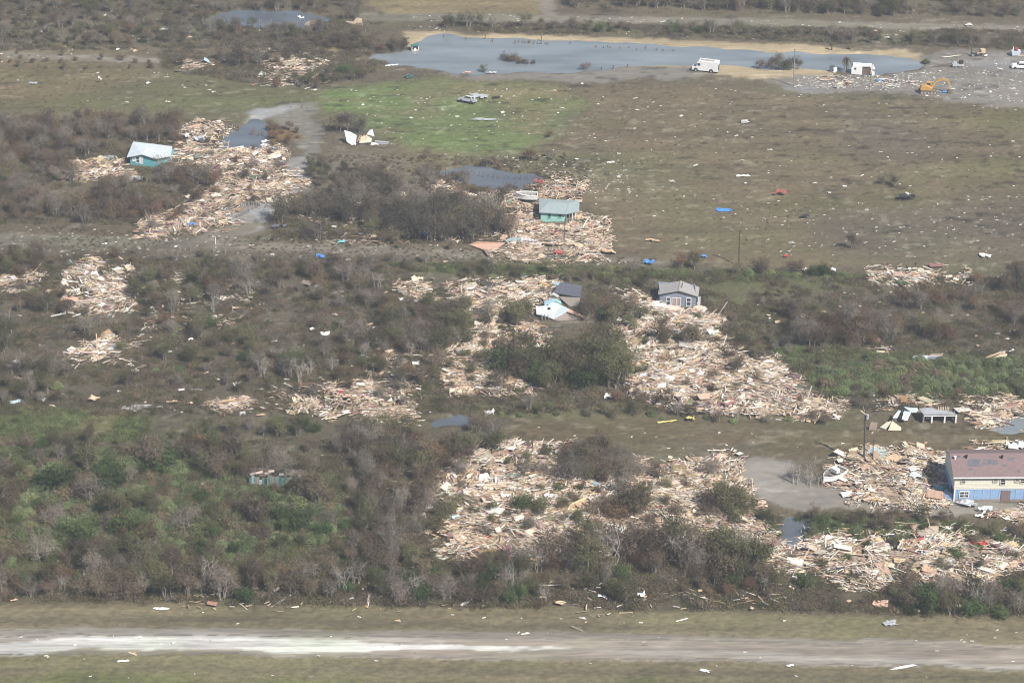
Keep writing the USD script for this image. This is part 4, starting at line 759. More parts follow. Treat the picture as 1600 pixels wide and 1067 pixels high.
def car(name, label, loc, yaw, body, roofm, roll=0., cat='car', pitch=0.):
    t = thing(name, label, cat, loc, yaw); Rr = rot(0, pitch, roll)
    def put(nm, mb, m):
        v, f, c = mb.arrays(); return obj(nm, (v @ Rr.T, f), m, t)
    m = MB(); m.prism([(-2.2, .35), (2.15, .35), (2.25, .7), (1.9, .95), (.95, 1.05), (-1.6, 1.08), (-2.2, .95)], -.86, .86); put('body', m, M[body])
    m = MB(); m.prism([(-1.55, 1.05), (.95, 1.02), (.35, 1.5), (-1.1, 1.52)], -.76, .76); put('window_band', m, M['glass'])
    m = MB(); m.prism([(-1.12, 1.5), (.38, 1.48), (.3, 1.56), (-1.05, 1.58)], -.74, .74); put('roof', m, M[roofm])
    m = MB(); [m.bar((.93, s * .78, 1.04), (.36, s * .75, 1.5), .09, .09) for s in (-1, 1)]; [m.bar((-1.55, s * .78, 1.05), (-1.1, s * .75, 1.52), .12, .09) for s in (-1, 1)]; put('pillar', m, M[roofm])
    for x in (-1.35, 1.35):
        for sy in (-1, 1):
            m = MB(); m.tube([(x, sy * .88, .33), (x, sy * .66, .33)], .33, 12); put('wheel', m, M['tyre'])
    m = MB(); m.box((2.24, 0, .45), (.1, 1.6, .18)); m.box((-2.22, 0, .5), (.1, 1.6, .18)); put('bumper', m, M['steel'])
car('wrecked_car', 'battered silver and white car upturned in the green field', at(730, 161) + [0, 0, .12], math.radians(155), 'steel', 'white_paint', .25)
car('parked_car', 'white car at the far right on wet mud', at(1594, 107), math.radians(175), 'white_paint', 'white_paint')

def boat(name, label, pa, pb, beam, depth, m_hull, m_in, lift=0.):
    a, b = at(*pa), at(*pb); o = (a + b) / 2; L = np.linalg.norm((b - a)[:2]); t = thing(name, label, 'boat', o + [0, 0, lift], math.atan2(b[1] - a[1], b[0] - a[0]))
    n = 12; hull = []; xs = np.linspace(-L / 2, L / 2, n)
    for i, x in enumerate(xs):
        k = (x + L / 2) / L; w = beam / 2 * (1 - max(0, (k - .45) / .55) ** 2.2) * (.9 + .1 * min(1, k * 4)); w = max(w, .02); zt = depth * (1 + .35 * max(0, k - .4) ** 1.5); zk = .25 * depth * max(0, (k - .6) / .4) ** 2
        hull.append([[x, -w, zt], [x, -w * .82, zk + .3 * depth], [x, 0, zk], [x, w * .82, zk + .3 * depth], [x, w, zt]])
    hull = np.array(hull); v = hull.reshape(-1, 3); f = []
    for i in range(n - 1):
        for j in range(4):
            p, q = i * 5 + j, (i + 1) * 5 + j; f += [[p, p + 1, q + 1], [p, q + 1, q]]
    f += [[0, 4, 1], [1, 4, 3], [1, 3, 2]]
    m = MB(); m.add(v, np.array(f)[:, ::-1]); obj('hull', m, M[m_hull], t)
    inn = hull.copy(); inn[:, :, 1] *= .84; inn[:, 1:4, 2] = np.maximum(inn[:, 1:4, 2], depth * .35) + .05; inn[:, [0, 4], 2] -= .03
    m = MB(); m.add(inn.reshape(-1, 3), f[:-3]); obj('cockpit', m, M[m_in], t)
    m = MB(); m.tube(hull[:, 0], .09, 5); m.tube(hull[:, 4], .09, 5); m.bar(hull[0, 0], hull[0, 4], .14, .14); obj('gunwale', m, M[m_hull], t)
    for k in (3, 6):
        m = MB(); m.box((xs[k], 0, depth * .72), (.35, abs(hull[k, 0, 1]) * 1.66, .06)); obj('thwart', m, M[m_in], t)
    return t
bt = boat('wrecked_boat', 'white motor boat washed up on lumber beside the mud flat', (1316, 741), (1286, 758), 2.6, 1.25, 'boat_white', 'grey_wood', .15)
m = MB(); m.box((-.6, 0, 1.55), (.9, 1.3, .7)); obj('console', m, M['boat_white'], bt)
boat('yellow_boat', 'pale yellow open boat lying on the lumber in the bottom middle', (926, 791), (887, 808), 2.5, 1.0, 'boat_yellow', 'wood', .35)
boat('white_boat', 'white hull stranded on wreckage behind the aqua house', (840, 315), (806, 314), 2.3, 1.5, 'boat_white', 'grey_roof', .3)
boat('small_boat', 'small white boat with dark side at the far pond', (412, 41), (397, 39.5), 1.3, .6, 'boat_white', 'dark')
boat('sunken_boat', 'teal skiff half buried in grass at the left shore of the lake', (634, 123), (646, 121), 1.1, .6, 'dark_green', 'dark')

def lake_cabin():
    o = at(648, 77); t = thing('pump_house', 'white cabin of a wrecked camper on the lake corner', 'wreck', o, math.radians(12))
    m = MB(); m.box((0, 0, .7), (1.9, 1.5, 1.0)); obj('body', m, M['pink'], t)
    m = MB(); [m.bar((x, y, 1.1), (x * .92, y * .92, 2.1), .12, .12) for x in (-.85, .85) for y in (-.65, .65)]; m.box((0, -.72, 1.2), (.5, .1, .8)); obj('pillar', m, M['white_paint'], t)
    m = MB(); m.box((0, 0, 1.6), (1.5, 1.1, .8)); obj('interior', m, M['dark'], t)
    m = MB(); m.box((0, 0, 2.15), (1.9, 1.5, .12)); obj('roof', m, M['dark_green'], t)
    m = MB(); m.box((0, 0, .12), (2.4, 1.7, .24)); obj('base', m, M['dark'], t)
lake_cabin()
def shore_box():
    o = at(1302, 112.5); t = thing('shore_wreck', 'dark box wreck with white panel on the shore left of the palm', 'wreck', o)
    m = MB(); m.box((-.35, .4, .8), (1.0, .9, 1.5)); obj('box', m, M['dark_roof'], t)
    m = MB(); m.box((.45, -.2, .75), (.9, .1, .9), yaw=.3, roll=-.3); m.box((.2, -.5, .2), (.8, .6, .12), yaw=.5); obj('white_panel', m, M['white_paint'], t)
shore_box()
def blue_wreck():
    o = at(1586, 87); t = thing('blue_container', 'blue skip full of wreckage in the upper right corner', 'container', o, .1)
    m = MB(); m.prism([(-1.0, .2), (1.0, .2), (1.15, 1.3), (-1.15, 1.3)], -.8, .8); obj('skip', m, M['blue_grey_roof'], t)
    m = MB(); m.box((.2, 0, 1.6), (.9, .9, .7), yaw=.5, pitch=.3); obj('red_panel', m, M['dull_red'], t)
    m = MB(); m.bar((-.7, 0, 1.2), (-.6, .1, 2.3), .2, .2); m.box((.8, -.4, 1.5), (.5, .4, .4)); obj('white_post', m, M['white_paint'], t)
    m = MB(); m.box((1.6, -.6, .12), (2.2, .5, .2)); obj('plank', m, M['pink'], t)
blue_wreck()
def heap_machine():
    o = at(1530, 88); t = thing('wreck_heap', 'rusty tan machine heap beside the leaning pole at upper right', 'wreck', o)
    m = MB(); m.box((.8, .4, 1.3), (1.2, 1.0, 1.0), yaw=.3); m.box((.2, .2, .8), (1.8, 1.0, .5), pitch=.4); obj('rusty_panel', m, M['wood'], t)
    m = MB(); m.sheet((-.4, 0, .1), 3.4, 1.6, 5, 1.0); obj('dark_scrap', m, M['dark'], t)
    m = MB(); m.box((-1.6, -.1, .5), (.7, .5, .6), yaw=.4); m.box((1.5, -.5, .4), (.8, .4, .3), yaw=.2); obj('white_scrap', m, M['white_paint'], t)
heap_machine()

# ---- poles
def pole(name, label, px, py0, py1, r0=.16, lean=0., cross=False, m='pole', px1=None):
    o = at(px, py0); h = R(px if px1 is None else px1, py1, o[1]) - o
    t = thing(name, label, 'pole', o)
    mb = MB(); mb.tube([(0, 0, -.4), h * .5, h], [r0, r0 * .85, r0 * .7], 8); obj('shaft', mb, M[m], t)
    if cross:
        c = h * .96; b = MB(); b.bar(c + [-.9, -.1, 0.5], c + [.25, -.1, -.5], .12, .12); obj('broken_crossarm', b, M['pale_wood'], t)
        b = MB(); b.tube([c + [.35, -.25, -1.1], c + [.35, -.25, -.25]], .27, 8); obj('transformer', b, M['steel'], t)
        b = MB(); b.tube([c + [-.2, 0, 0.2], c + [-.45, 0, 1.1]], .05, 5); b.tube([c + [-.05, 0, .1], c + [.05, 0, .35]], .05, 5); obj('bracket', b, M['steel'], t)
    else:
        b = MB(); b.tube([h * .985, h * 1.0 + [0, 0, .06]], r0 * .9, 8); obj('pole_cap', b, M['dark'], t)
    return t
pole('utility_pole', 'tall dark utility pole with transformer over the lumber by mud flat', 1350, 726, 641, .19, cross=True, px1=1352.5)
pole('utility_pole', 'shorter thin dark pole right of the transformer pole', 1363, 728, 687, .1, px1=1365)
pole('utility_pole', 'dark pole at the lower edge of the big brown field', 1154.5, 415, 361, .17, px1=1156)
pole('utility_pole', 'grey pole rising in front of the lake shrubs', 1240, 135, 78, .15, m='grey_wood', px1=1242)
pole('utility_pole', 'thin dark pole in the lumber in front of the aqua house', 881, 381, 343, .12, px1=883)
pole('utility_pole', 'brown leaning pole at the far right beyond the lake', 1517, 87, 62, .16, px1=1521)
pole('utility_pole', 'pale short post standing at the dirt road verge', 336.5, 381, 369, .1, m='white_paint')
def palm(px, py, top, label, crown=1.1, m='leaf_olive'):
    o = at(px, py); h = R(px, top, o[1]) - o; t = thing('palm_tree', label, 'palm tree', o)
    mb = MB(); mb.tube([(0, 0, -.2), h * .5 + [.05, 0, 0], h], [.2, .16, .14], 7); obj('trunk', mb, M['pole'], t)
    c = MB(); r5 = np.random.default_rng(int(px))
    for k in range(16):
        a = r5.random() * 6.28; up = .7 - 1.3 * r5.random(); L = crown * (.8 + .5 * r5.random()); d = np.array([math.cos(a), math.sin(a), 0])
        pts = [h + d * L * s_ + [0, 0, up * L * s_ - .9 * L * s_ * s_] for s_ in (0, .35, .7, 1)]
        q = np.cross(d, [0, 0, 1]); w = [.05, .22, .18, .03]
        v = []
        for p_, ww in zip(pts, w): v += [p_ + q * ww, p_ - q * ww]
        c.add(v, [[0, 1, 3], [0, 3, 2], [2, 3, 5], [2, 5, 4], [4, 5, 7], [4, 7, 6]])
    obj('crown', c, M[m], t)
palm(1323, 110.5, 91, 'palm tree with ragged crown standing before the wrecked camper', 1.3)
palm(1299.5, 78.5, 68.5, 'small stripped palm on the far lake bank left of a slimmer one', .5)
palm(1327.5, 77.5, 73, 'short palm stump on the far lake bank above the camper', .5)

# ---- fence posts, lake stakes
def posts(px0, py0, px1, py1, n, h, name, label, group, m='grey_wood', r=.11, jit=.6, seed=1):
    r6 = np.random.default_rng(seed)
    for k in range(n):
        a = k / max(n - 1, 1); p = at(px0 + (px1 - px0) * a + r6.normal() * jit, py0 + (py1 - py0) * a + r6.normal() * jit * .3)
        mb = MB(); hh = (.45 if WATERU.distance(shapely.Point(p[0], p[1])) == 0 else 0) + h * (.7 + .5 * r6.random()); mb.tube([(0, 0, -.3), ((r6.random() - .5) * .2, 0, hh)], r, 6); mb.tube([((r6.random() - .5) * .1, 0, hh * .97), (0, 0, hh + .04)], r * .8, 6)
        pr = obj(name, mb, M[m]); UsdGeom.Xformable(pr).AddTranslateOp().Set(Gf.Vec3d(*map(float, p))); tag(pr, label, 'post', group)
posts(406, 322, 370, 341, 14, 1.1, 'fence_post', 'dark wooden post in the fence row across the mud flat', 'fence posts across the mud flat')
posts(378, 320, 406, 322, 9, .9, 'fence_post', 'dark wooden post in the short row on top of the mud bank', 'posts of the short row on the mud bank', seed=2)
posts(280, 392, 352, 396, 5, 1.5, 'fence_post', 'dark post standing below the dirt road at left', 'posts below the dirt road', seed=3)
posts(812, 65, 850, 68, 11, .9, 'dead_reed_stake', 'dark dead reed stump in the row at the far lake bank', 'dead stumps along the far lake bank', 'mud_steel', .13, 1.5, 4)
posts(700, 60, 950, 72, 10, 1.1, 'dead_reed_stake', 'dark dead reed stump scattered along the far lake edge', 'scattered dead stumps along the far lake edge', 'mud_steel', .13, 8, 5)
posts(940, 72, 1050, 78, 9, 1.0, 'dead_reed_stake', 'dark dead reed stump right of centre on the far lake edge', 'dead stumps right of centre on the far lake edge', 'mud_steel', .13, 3, 6)
posts(940, 107, 980, 105, 3, .9, 'dead_reed_stake', 'dark stump standing in the shallow near shore of the lake', 'stumps on the near lake shore', 'mud_steel', .16, 2, 7)
posts(350, 198, 424, 214, 16, 1.3, 'dead_reed_stake', 'bare stem standing in the shallow water of the upper left pond', 'bare stems in the upper left pond', 'mud_steel', .09, 7, 8)
posts(690, 270, 846, 280, 20, 1.2, 'dead_reed_stake', 'bare stem standing at the far edge of the pond behind the aqua house', 'bare stems at the pond behind the aqua house', 'mud_steel', .09, 3, 9)
posts(325, 40, 510, 44, 22, 2.2, 'dead_reed_stake', 'bare stem standing in the near edge of the far pond', 'bare stems in the far pond', 'grey_wood', .09, 6, 10)
fp = at(391, 320.5); t = thing('fence_wall', 'low dark plank wall on the mud bank left of the fence row', 'fence', fp, -.05)
for k in range(11):
    mb = MB(); mb.box((-1.9 + .38 * k, .05 * (k % 2), .4), (.34, .06, .75 + .1 * (k % 3))); obj('board', mb, M['grey_wood'], t)
mb = MB(); mb.bar((-2.1, .1, .6), (2.1, .1, .6), .08, .1); obj('rail', mb, M['grey_wood'], t)

# ---- single scraps that stand out
def scrap(name, label, cat, px, py, w, d, m, seed, amp=.5, yaw=0., lift=.1):
    p = at(px, py) + [0, 0, debris_z(px, py)]
    mb = MB(); mb.sheet((0, 0, 0), w, d, seed, amp, yaw=yaw, lift=lift, th=.05); pr = obj(name, mb, M[m]); UsdGeom.Xformable(pr).AddTranslateOp().Set(Gf.Vec3d(*map(float, p))); tag(pr, label, cat)
# ------------------------------------------------------------------ scraps that stand out
SC = [('blue_tarp','bright blue tarpaulin crumpled at the field edge below the brown field','tarp',1014,413,2.2,1.6,'blue_tarp',1.0),('blue_tarp','blue tarpaulin heap below the dirt road left of centre','tarp',501,404,1.9,1.3,'blue_tarp',.9),('blue_tarp','flat blue tarpaulin spread on the brown field','tarp',1131,329,3.4,1.6,'blue_tarp',.3),
 ('blue_tarp','small blue tarpaulin scrap near the dark pole','tarp',1099,402,1.2,.9,'blue_tarp',.6),('blue_tarp','blue tarpaulin standing among the roadside grove trunks','tarp',664,372,1.1,.8,'blue_tarp',1.8),('blue_tarp','blue tarpaulin scrap on the road edge by the left lumber','tarp',301,354,1.4,.9,'blue_tarp',.7),('blue_tarp','light blue cloth hanging at the left edge of bottom middle lumber','tarp',711,815,1.2,.8,'pale_blue',1.8),
 ('blue_tarp','blue rag on lower left brush','tarp',136,903,1.0,.9,'pale_blue',1.4),('blue_tarp','blue plastic on the lake shore litter line','tarp',1374,128,1.3,.8,'blue_tarp',.6),('blue_tarp','blue plastic under the excavator bucket','tarp',1476,145.5,1.4,.7,'blue_tarp',.4),
 ('green_tarp','teal green tarpaulin at the left foot of the roadside grove','tarp',535,379,1.6,1.0,'teal',.7),('red_scrap','bright red plastic scrap on the brown field near the dark pole','scrap',1228,403,1.0,.8,'red',.5),('red_scrap','low crushed red sheet metal on the right of the lowest lumber field','scrap',1530,850,3.2,1.2,'red',.6),('dark_heap','dark tangled wreckage with white bits on the upper brown field','wreck',1417,312,3.6,1.6,'dark',1.8),('dark_heap','dark maroon wreck on the brown field right of the blue tarpaulin','wreck',1217,305,3.0,1.2,'dull_red',1.4),('dark_heap','dark blue grey heap under the left edge of the roadside grove','wreck',436,357,4.0,1.4,'dark_roof',1.2),('white_sheet','white sheet on top of the dark wreckage on the upper brown field','sheet',1418,309,1.2,.6,'white_paint',1.9),
 ('red_scrap','red panel at the road edge below the aqua house','scrap',872,397,1.6,.8,'red',.6),
 ('red_scrap','dark red shed piece at the left end of the wreckage behind the aqua house','scrap',842,290,2.4,1.6,'dull_red',1.4),('red_scrap','orange red roof piece in the lower right brush','scrap',1375,947,2.6,1.5,'rust_roof',1.0),('red_scrap','red cloth on the lumber right of the yellow boat','scrap',1030,802,1.1,.7,'red',.5),
 ('yellow_sheet','yellow bent sheet on the ditch bank left of the utility pole','sheet',1078,658,1.5,.9,'yellow',1.3),('yellow_sheet','long yellow foam strip left of the yellow sheet','sheet',1042,660,3.2,.4,'yellow',.3),('tan_roof_piece','tan roof piece lying on road verge at centre right','roof piece',862,419,1.8,1.2,'pale_wood',.8),
 ('tan_roof_piece','tan curved roof piece in the brush below the dirt road','roof piece',650,441,2.3,1.5,'pale_wood',1.3),('tan_roof_piece','pointed tan board pile at right of the aqua house lumber','roof piece',950,397,3.2,1.3,'wood',1.0),('tan_roof_piece','tan broken boards on the brown field near its lower corner','roof piece',1022,377,3.0,.8,'wood',.6),
 ('tan_roof_piece','tan plywood heap at left below the lumber','roof piece',90,458,4.2,1.6,'pale_wood',.8),('tan_roof_piece','rusty orange scrap below the tan plywood heap','roof piece',110,470,3.4,1.6,'rust_roof',.8),('tan_roof_piece','square tan crate end at lower edge of lumber left of the grove','roof piece',712,616,2.0,1.5,'pale_wood',1.0),
 ('white_box','white freezer box tilted in the ditch above the brown strip','box',764,652,1.6,1.2,'white_paint',2.0),('white_box','white appliance on the ground right of the left lumber heap','box',540,647,1.2,.8,'white_paint',1.0),('white_box','white upright appliance in brush above the ditch right of the grove','box',950,624,1.4,1.0,'white_paint',1.5),
 ('white_box','white tank on the right side of the big lumber field','box',1109,530,1.6,1.2,'white_paint',1.8),('white_box','small white appliance in the mid left brush','box',298,534,.9,.7,'white_paint',1.0),('white_box','white crumpled sheet in the middle of the left thickets','box',508,526,1.6,1.0,'white_paint',1.2),
 ('white_sheet','white long strip lying on the grass edge above the gravel road','sheet',251,952,2.6,.6,'white_paint',.2),('white_sheet','white sheet stranded above the foreground grass at left','sheet',193,1033,1.7,.5,'white_paint',.15),('white_sheet','white sheet in the lower right grass by the brush','sheet',1390,974,2.0,1.4,'steel',.2),
 ('white_sheet','thin white board at the bottom right grass','sheet',1411,1043,3.8,.45,'white_paint',.12),('white_sheet','small white scrap at the bottom right grass','sheet',1235,1040,1.1,.5,'white_paint',.2),('white_sheet','pale flat sheet on gravel at bottom centre','sheet',1101,1049,1.3,.6,'white_paint',.2),
 ('white_sheet','white plastic caught in the bottom belt of brush','sheet',1001,936,1.3,1.2,'white_paint',1.6),('white_sheet','white cloth on bottom belt brush next to the tan boards','sheet',941,936,1.2,.7,'white_paint',.9),('white_sheet','white twisted sheet standing in the left brush','sheet',371,606,1.3,.9,'white_paint',1.6),
 ('white_sheet','white plastic heap at left edge below the thicket','sheet',30,567,2.2,1.0,'white_paint',.6),('white_sheet','pale grey roof sheet flat in the middle left clearing','sheet',212,638,5.0,1.8,'steel',.3),('white_sheet','white bundle at the left near the lumpy green bush','sheet',40,614,1.3,.9,'white_paint',.9),('white_sheet','light blue sheet at the left edge','sheet',28,628,2.4,1.2,'pale_blue',.4),
 ('white_sheet','white litter heap top left by the far trees','sheet',256,48,2.4,1.4,'white_paint',.8),('white_sheet','white debris standing at the far pond','sheet',470,26,1.8,1.0,'white_paint',1.6),('white_sheet','white post scrap on the olive field','sheet',157,130,.9,.6,'white_paint',2.2),('white_sheet','pale sheet on the far left field','sheet',52,131,2.2,1.2,'steel',.3),
 ('white_sheet','pale blue tub at the far left edge','sheet',12,186,1.2,.8,'pale_blue',.9),('white_sheet','white heap at the right end of mud beside left pond','sheet',431,248,2.2,1.2,'white_paint',.9),('white_sheet','white plastic on the right bank of the left pond','sheet',415,221,1.6,.9,'white_paint',1.2),
 ('white_sheet','blue grey roof sheet tilted on wreckage by the left pond','sheet',313,222,3.0,2.2,'blue_grey_roof',1.6),('white_sheet','white torn sheets left of the blue grey sheet by left pond','sheet',288,217,2.6,1.6,'white_paint',1.8),('white_sheet','cream and tan wall chunk right of the teal house','sheet',297,252,3.2,1.6,'pale_wood',1.2),('white_sheet','dark tarpaulin on the left pond shore','sheet',328,226,2.6,1.6,'dark',1.0),
 ('white_sheet','pale roof sheet lying left of the teal house','sheet',170,248,3.4,1.7,'aqua_roof',.5),('white_sheet','pale flat slab on the brown field below the bare heap','sheet',1160,275,3.0,1.0,'white_paint',.2),('white_sheet','white bent sheet near the left of brown field','sheet',953,256,1.8,.7,'white_paint',.4),('white_sheet','long pale pole scrap on upper right mud','sheet',1486,89,4.6,.4,'cream',.15),
 ('white_sheet','white bin in the right field edge','sheet',1562,437,1.0,.8,'white_paint',1.4),('white_sheet','white torn sheets in front of the two storey house','sheet',1540,799,2.4,1.3,'white_paint',1.3),('white_sheet','white low block in front of the torn sheets near the house','sheet',1530,808,1.4,.8,'white_paint',.7),('white_sheet','grey garage door panel fallen at the foot of the two storey house','sheet',1510,790,3.4,1.8,'steel',.9),
 ('white_sheet','pinkish panel in the bottom right debris by the house','sheet',1588,804,1.7,1.1,'pink',.6),('white_sheet','white and blue wreck at right edge behind the two storey house','sheet',1588,703,3.4,2.0,'white_paint',1.6),('white_sheet','blue glazed piece on the white wreck behind the two storey house','sheet',1596,700,1.6,1.0,'pale_blue',1.6),('white_sheet','long white board on the field left of that wreck','sheet',1536,705,3.0,.6,'white_paint',.3),
 ('white_sheet','white window frame panel on lumber left of the two storey house','sheet',1429,741,2.6,1.4,'white_paint',.6),('white_sheet','light blue chair wreck on lumber left of the two storey house','sheet',1430,754,1.8,1.4,'pale_blue',.9),('white_sheet','teal tarpaulin beside the left wall of the two storey house','sheet',1466,768,2.2,1.3,'teal',.8),('white_sheet','white dock section flattened on the green field','sheet',757,188,5.6,1.4,'steel',.35),
 ('white_sheet','orange and white pile on the lake shore left','sheet',731,112,2.2,1.1,'rust_roof',.9),('white_sheet','white and black pile on the lake shore right of the shrub','sheet',768,114,2.2,1.0,'steel',.7),('white_sheet','pale pier slab by the left end of the lake','sheet',612,103,3.2,.8,'white_paint',.25),('white_sheet','dark lump with white on brown field, centre right','sheet',1257,340,1.6,1.0,'dark',1.0),
 ('white_sheet','white tubular scrap at the row of green shrubs by the dark pole','sheet',1259,424,1.2,.8,'cream',1.2),('white_sheet','white plank standing on the verge right of the green shrubs','sheet',1302,424,1.0,1.0,'white_paint',.9),('white_sheet','grey torn metal scraps behind the battered car on the green field','sheet',748,153,4.2,2.2,'steel',.7),('white_sheet','white and dark scraps right of the battered car on the green field','sheet',775,154,2.0,1.0,'dark',.7),('white_sheet','dark culvert frame on the ditch bank below the big lumber field','sheet',1105,648,4.0,.9,'dark',.8)]
for i, (n, l, c_, px, py, w, d, m, amp) in enumerate(SC): scrap(n, l, c_, px, py, w, d, m, 300 + i, amp, yaw=(i * 1.7) % .8 - .4)

# ------------------------------------------------------------------ litter strewn over the fields
LIT = [('on the brown field', 62, [(905,130),(1600,160),(1640,405),(1040,400),(930,330),(905,280),(850,265),(760,255),(880,200)]), ('on the green field', 26, [(490,142),(900,135),(880,200),(700,240),(600,225)]), ('on the mud right of the lake', 45, [(1240,130),(1440,112),(1500,95),(1600,95),(1640,165),(1440,150)]),
       ('on the olive field at left', 24, [(0,110),(480,110),(480,160),(0,165)]), ('on the brown strip in the lower right', 10, [(800,660),(1600,675),(1600,705),(1380,700),(800,705)]), ('on the foreground grass and gravel', 14, [(0,945),(1600,975),(1600,1060),(0,1060)]), ('along the hedge beyond the lake', 60, [(620,20),(1600,40),(1600,75),(640,48)]), ('near the far left thickets', 80, [(0,20),(440,20),(440,100),(0,100)]), ('in the green scrub at lower left', 45, [(0,700),(520,700),(560,930),(0,930)]), ('in the left brush', 170, [(0,450),(700,430),(700,650),(0,650)]), ('in the right brush', 70, [(1150,460),(1600,450),(1600,630),(1330,620)]), ('beside the dirt road', 26, [(0,350),(900,395),(1000,415),(0,400)]), ('in the bottom belt of brush', 60, [(0,900),(900,880),(1600,910),(1600,960),(0,940)])]
def scatter(pts, n, seed, mind=0., avoid_water=True):
    r = np.random.default_rng(seed); u = wpoly(pts); shapely.prepare(u); x0, y0, x1, y1 = u.bounds
    q = r.uniform((x0, y0), (x1, y1), (int(n * 6 + 50), 2)); q = q[shapely.contains_xy(u, q[:, 0], q[:, 1])]
    if avoid_water: q = q[~shapely.contains_xy(WATERU, q[:, 0], q[:, 1])]
    if mind > 0:
        keep = []; cell = {}
        for p in q:
            c = (int(p[0] // mind), int(p[1] // mind)); ok = True
            for a in (-1, 0, 1):
                for b in (-1, 0, 1):
                    for o in cell.get((c[0] + a, c[1] + b), ()):
                        if (o[0] - p[0]) ** 2 + (o[1] - p[1]) ** 2 < mind * mind: ok = False
            if ok: cell.setdefault(c, []).append(p); keep.append(p)
            if len(keep) >= n: break
        q = np.array(keep).reshape(-1, 2)
    return q[:n]
lit_all = []
r = np.random.default_rng(77)
for where, n, pts in LIT:
    for p in scatter(pts, n, 900 + n + len(where)): lit_all.append((where, p))
chosen = set(r.permutation(len(lit_all))[:300].tolist()); more = MB()
for i, (where, p) in enumerate(lit_all):
    dirt = r.random() < .22; s_ = r.lognormal(-.6, .45) * .85; col = (C(.62, .61, .58) * r.uniform(.55, 1.05) if not dirt else C(.2, .16, .13)); 
    if r.random() < (.4 if 'brush' in where or 'thicket' in where else .1): col = C(.5, .36, .25)
    kind = r.integers(3); z = float(ground_z(*p)) + ((.05 + .4 * r.random()) if 'brush' in where else 0); b = MB(); yw = r.normal(0, .5)
    if kind == 0: b.box((0, 0, .08), (s_ * 2.0, .28 * s_ + .1, .06), yw, .03, 0, col); b.box((.2 * s_, .1, .14), (s_ * .8, .2, .05), yw + .7, .05, 0, col)
    elif kind == 1: b.sheet((0, 0, 0), s_ * 1.4, s_, 2000 + i, .5 * s_, col, n=4, yaw=yw, th=.04, lift=.05)
    else: b.box((0, 0, .2 * s_), (s_ * .9, s_ * .6, .3 * s_), yw, .2, .1, col); b.box((.4 * s_, .2 * s_, .1), (s_ * .7, s_ * .3, .06), yw + .5, 0, 0, col)
    tn = 'dark' if dirt else 'pale'; kn = ('board_scrap', 'crumpled_sheet', 'broken_box')[kind]
    if i in chosen:
        pr = obj(kn, b, M['lumber'], colors=True); UsdGeom.Xformable(pr).AddTranslateOp().Set(Gf.Vec3d(float(p[0]), float(p[1]), z))
        tag(pr, f'{tn} stray {kn.replace("_", " ")} lying {where}', 'litter', f'{tn} {kn.replace("_", " ")}s {where}')
    else:
        v, f, c_ = b.arrays(); more.add(v + [*p, z], f, c_)
tag(obj('scattered_litter', more, M['lumber'], colors=True), 'remaining litter strewn thinly over fields and brush', 'litter', None, 'stuff')
fine = MB(); r = np.random.default_rng(78)
for pts, n in ((LIT[0][2], 200), (LIT[2][2], 260), (LIT[6][2], 250), (LIT[4][2], 15), (LIT[1][2], 120), (LIT[11][2], 200), (LIT[5][2], 60), ([(1100,330),(1600,300),(1640,405),(1200,400)], 150), ([(680,240),(1000,250),(1000,300),(930,320),(850,270)], 160), ([(1236,120),(1460,112),(1460,138),(1250,138)], 260)):
    for p in scatter(pts, n, n + 5):
        s_ = r.uniform(.1, .36); g_ = r.uniform(.2, .6); fine.box((*p, float(ground_z(*p)) + .06), (s_ * 1.8, s_ * .6, .08), r.normal(0, .6), .05, 0, C(g_, g_ * .97, g_ * .92))
tag(obj('fine_litter', fine, M['lumber'], colors=True), 'tiny pale bits of litter over the fields', 'litter', None, 'stuff')

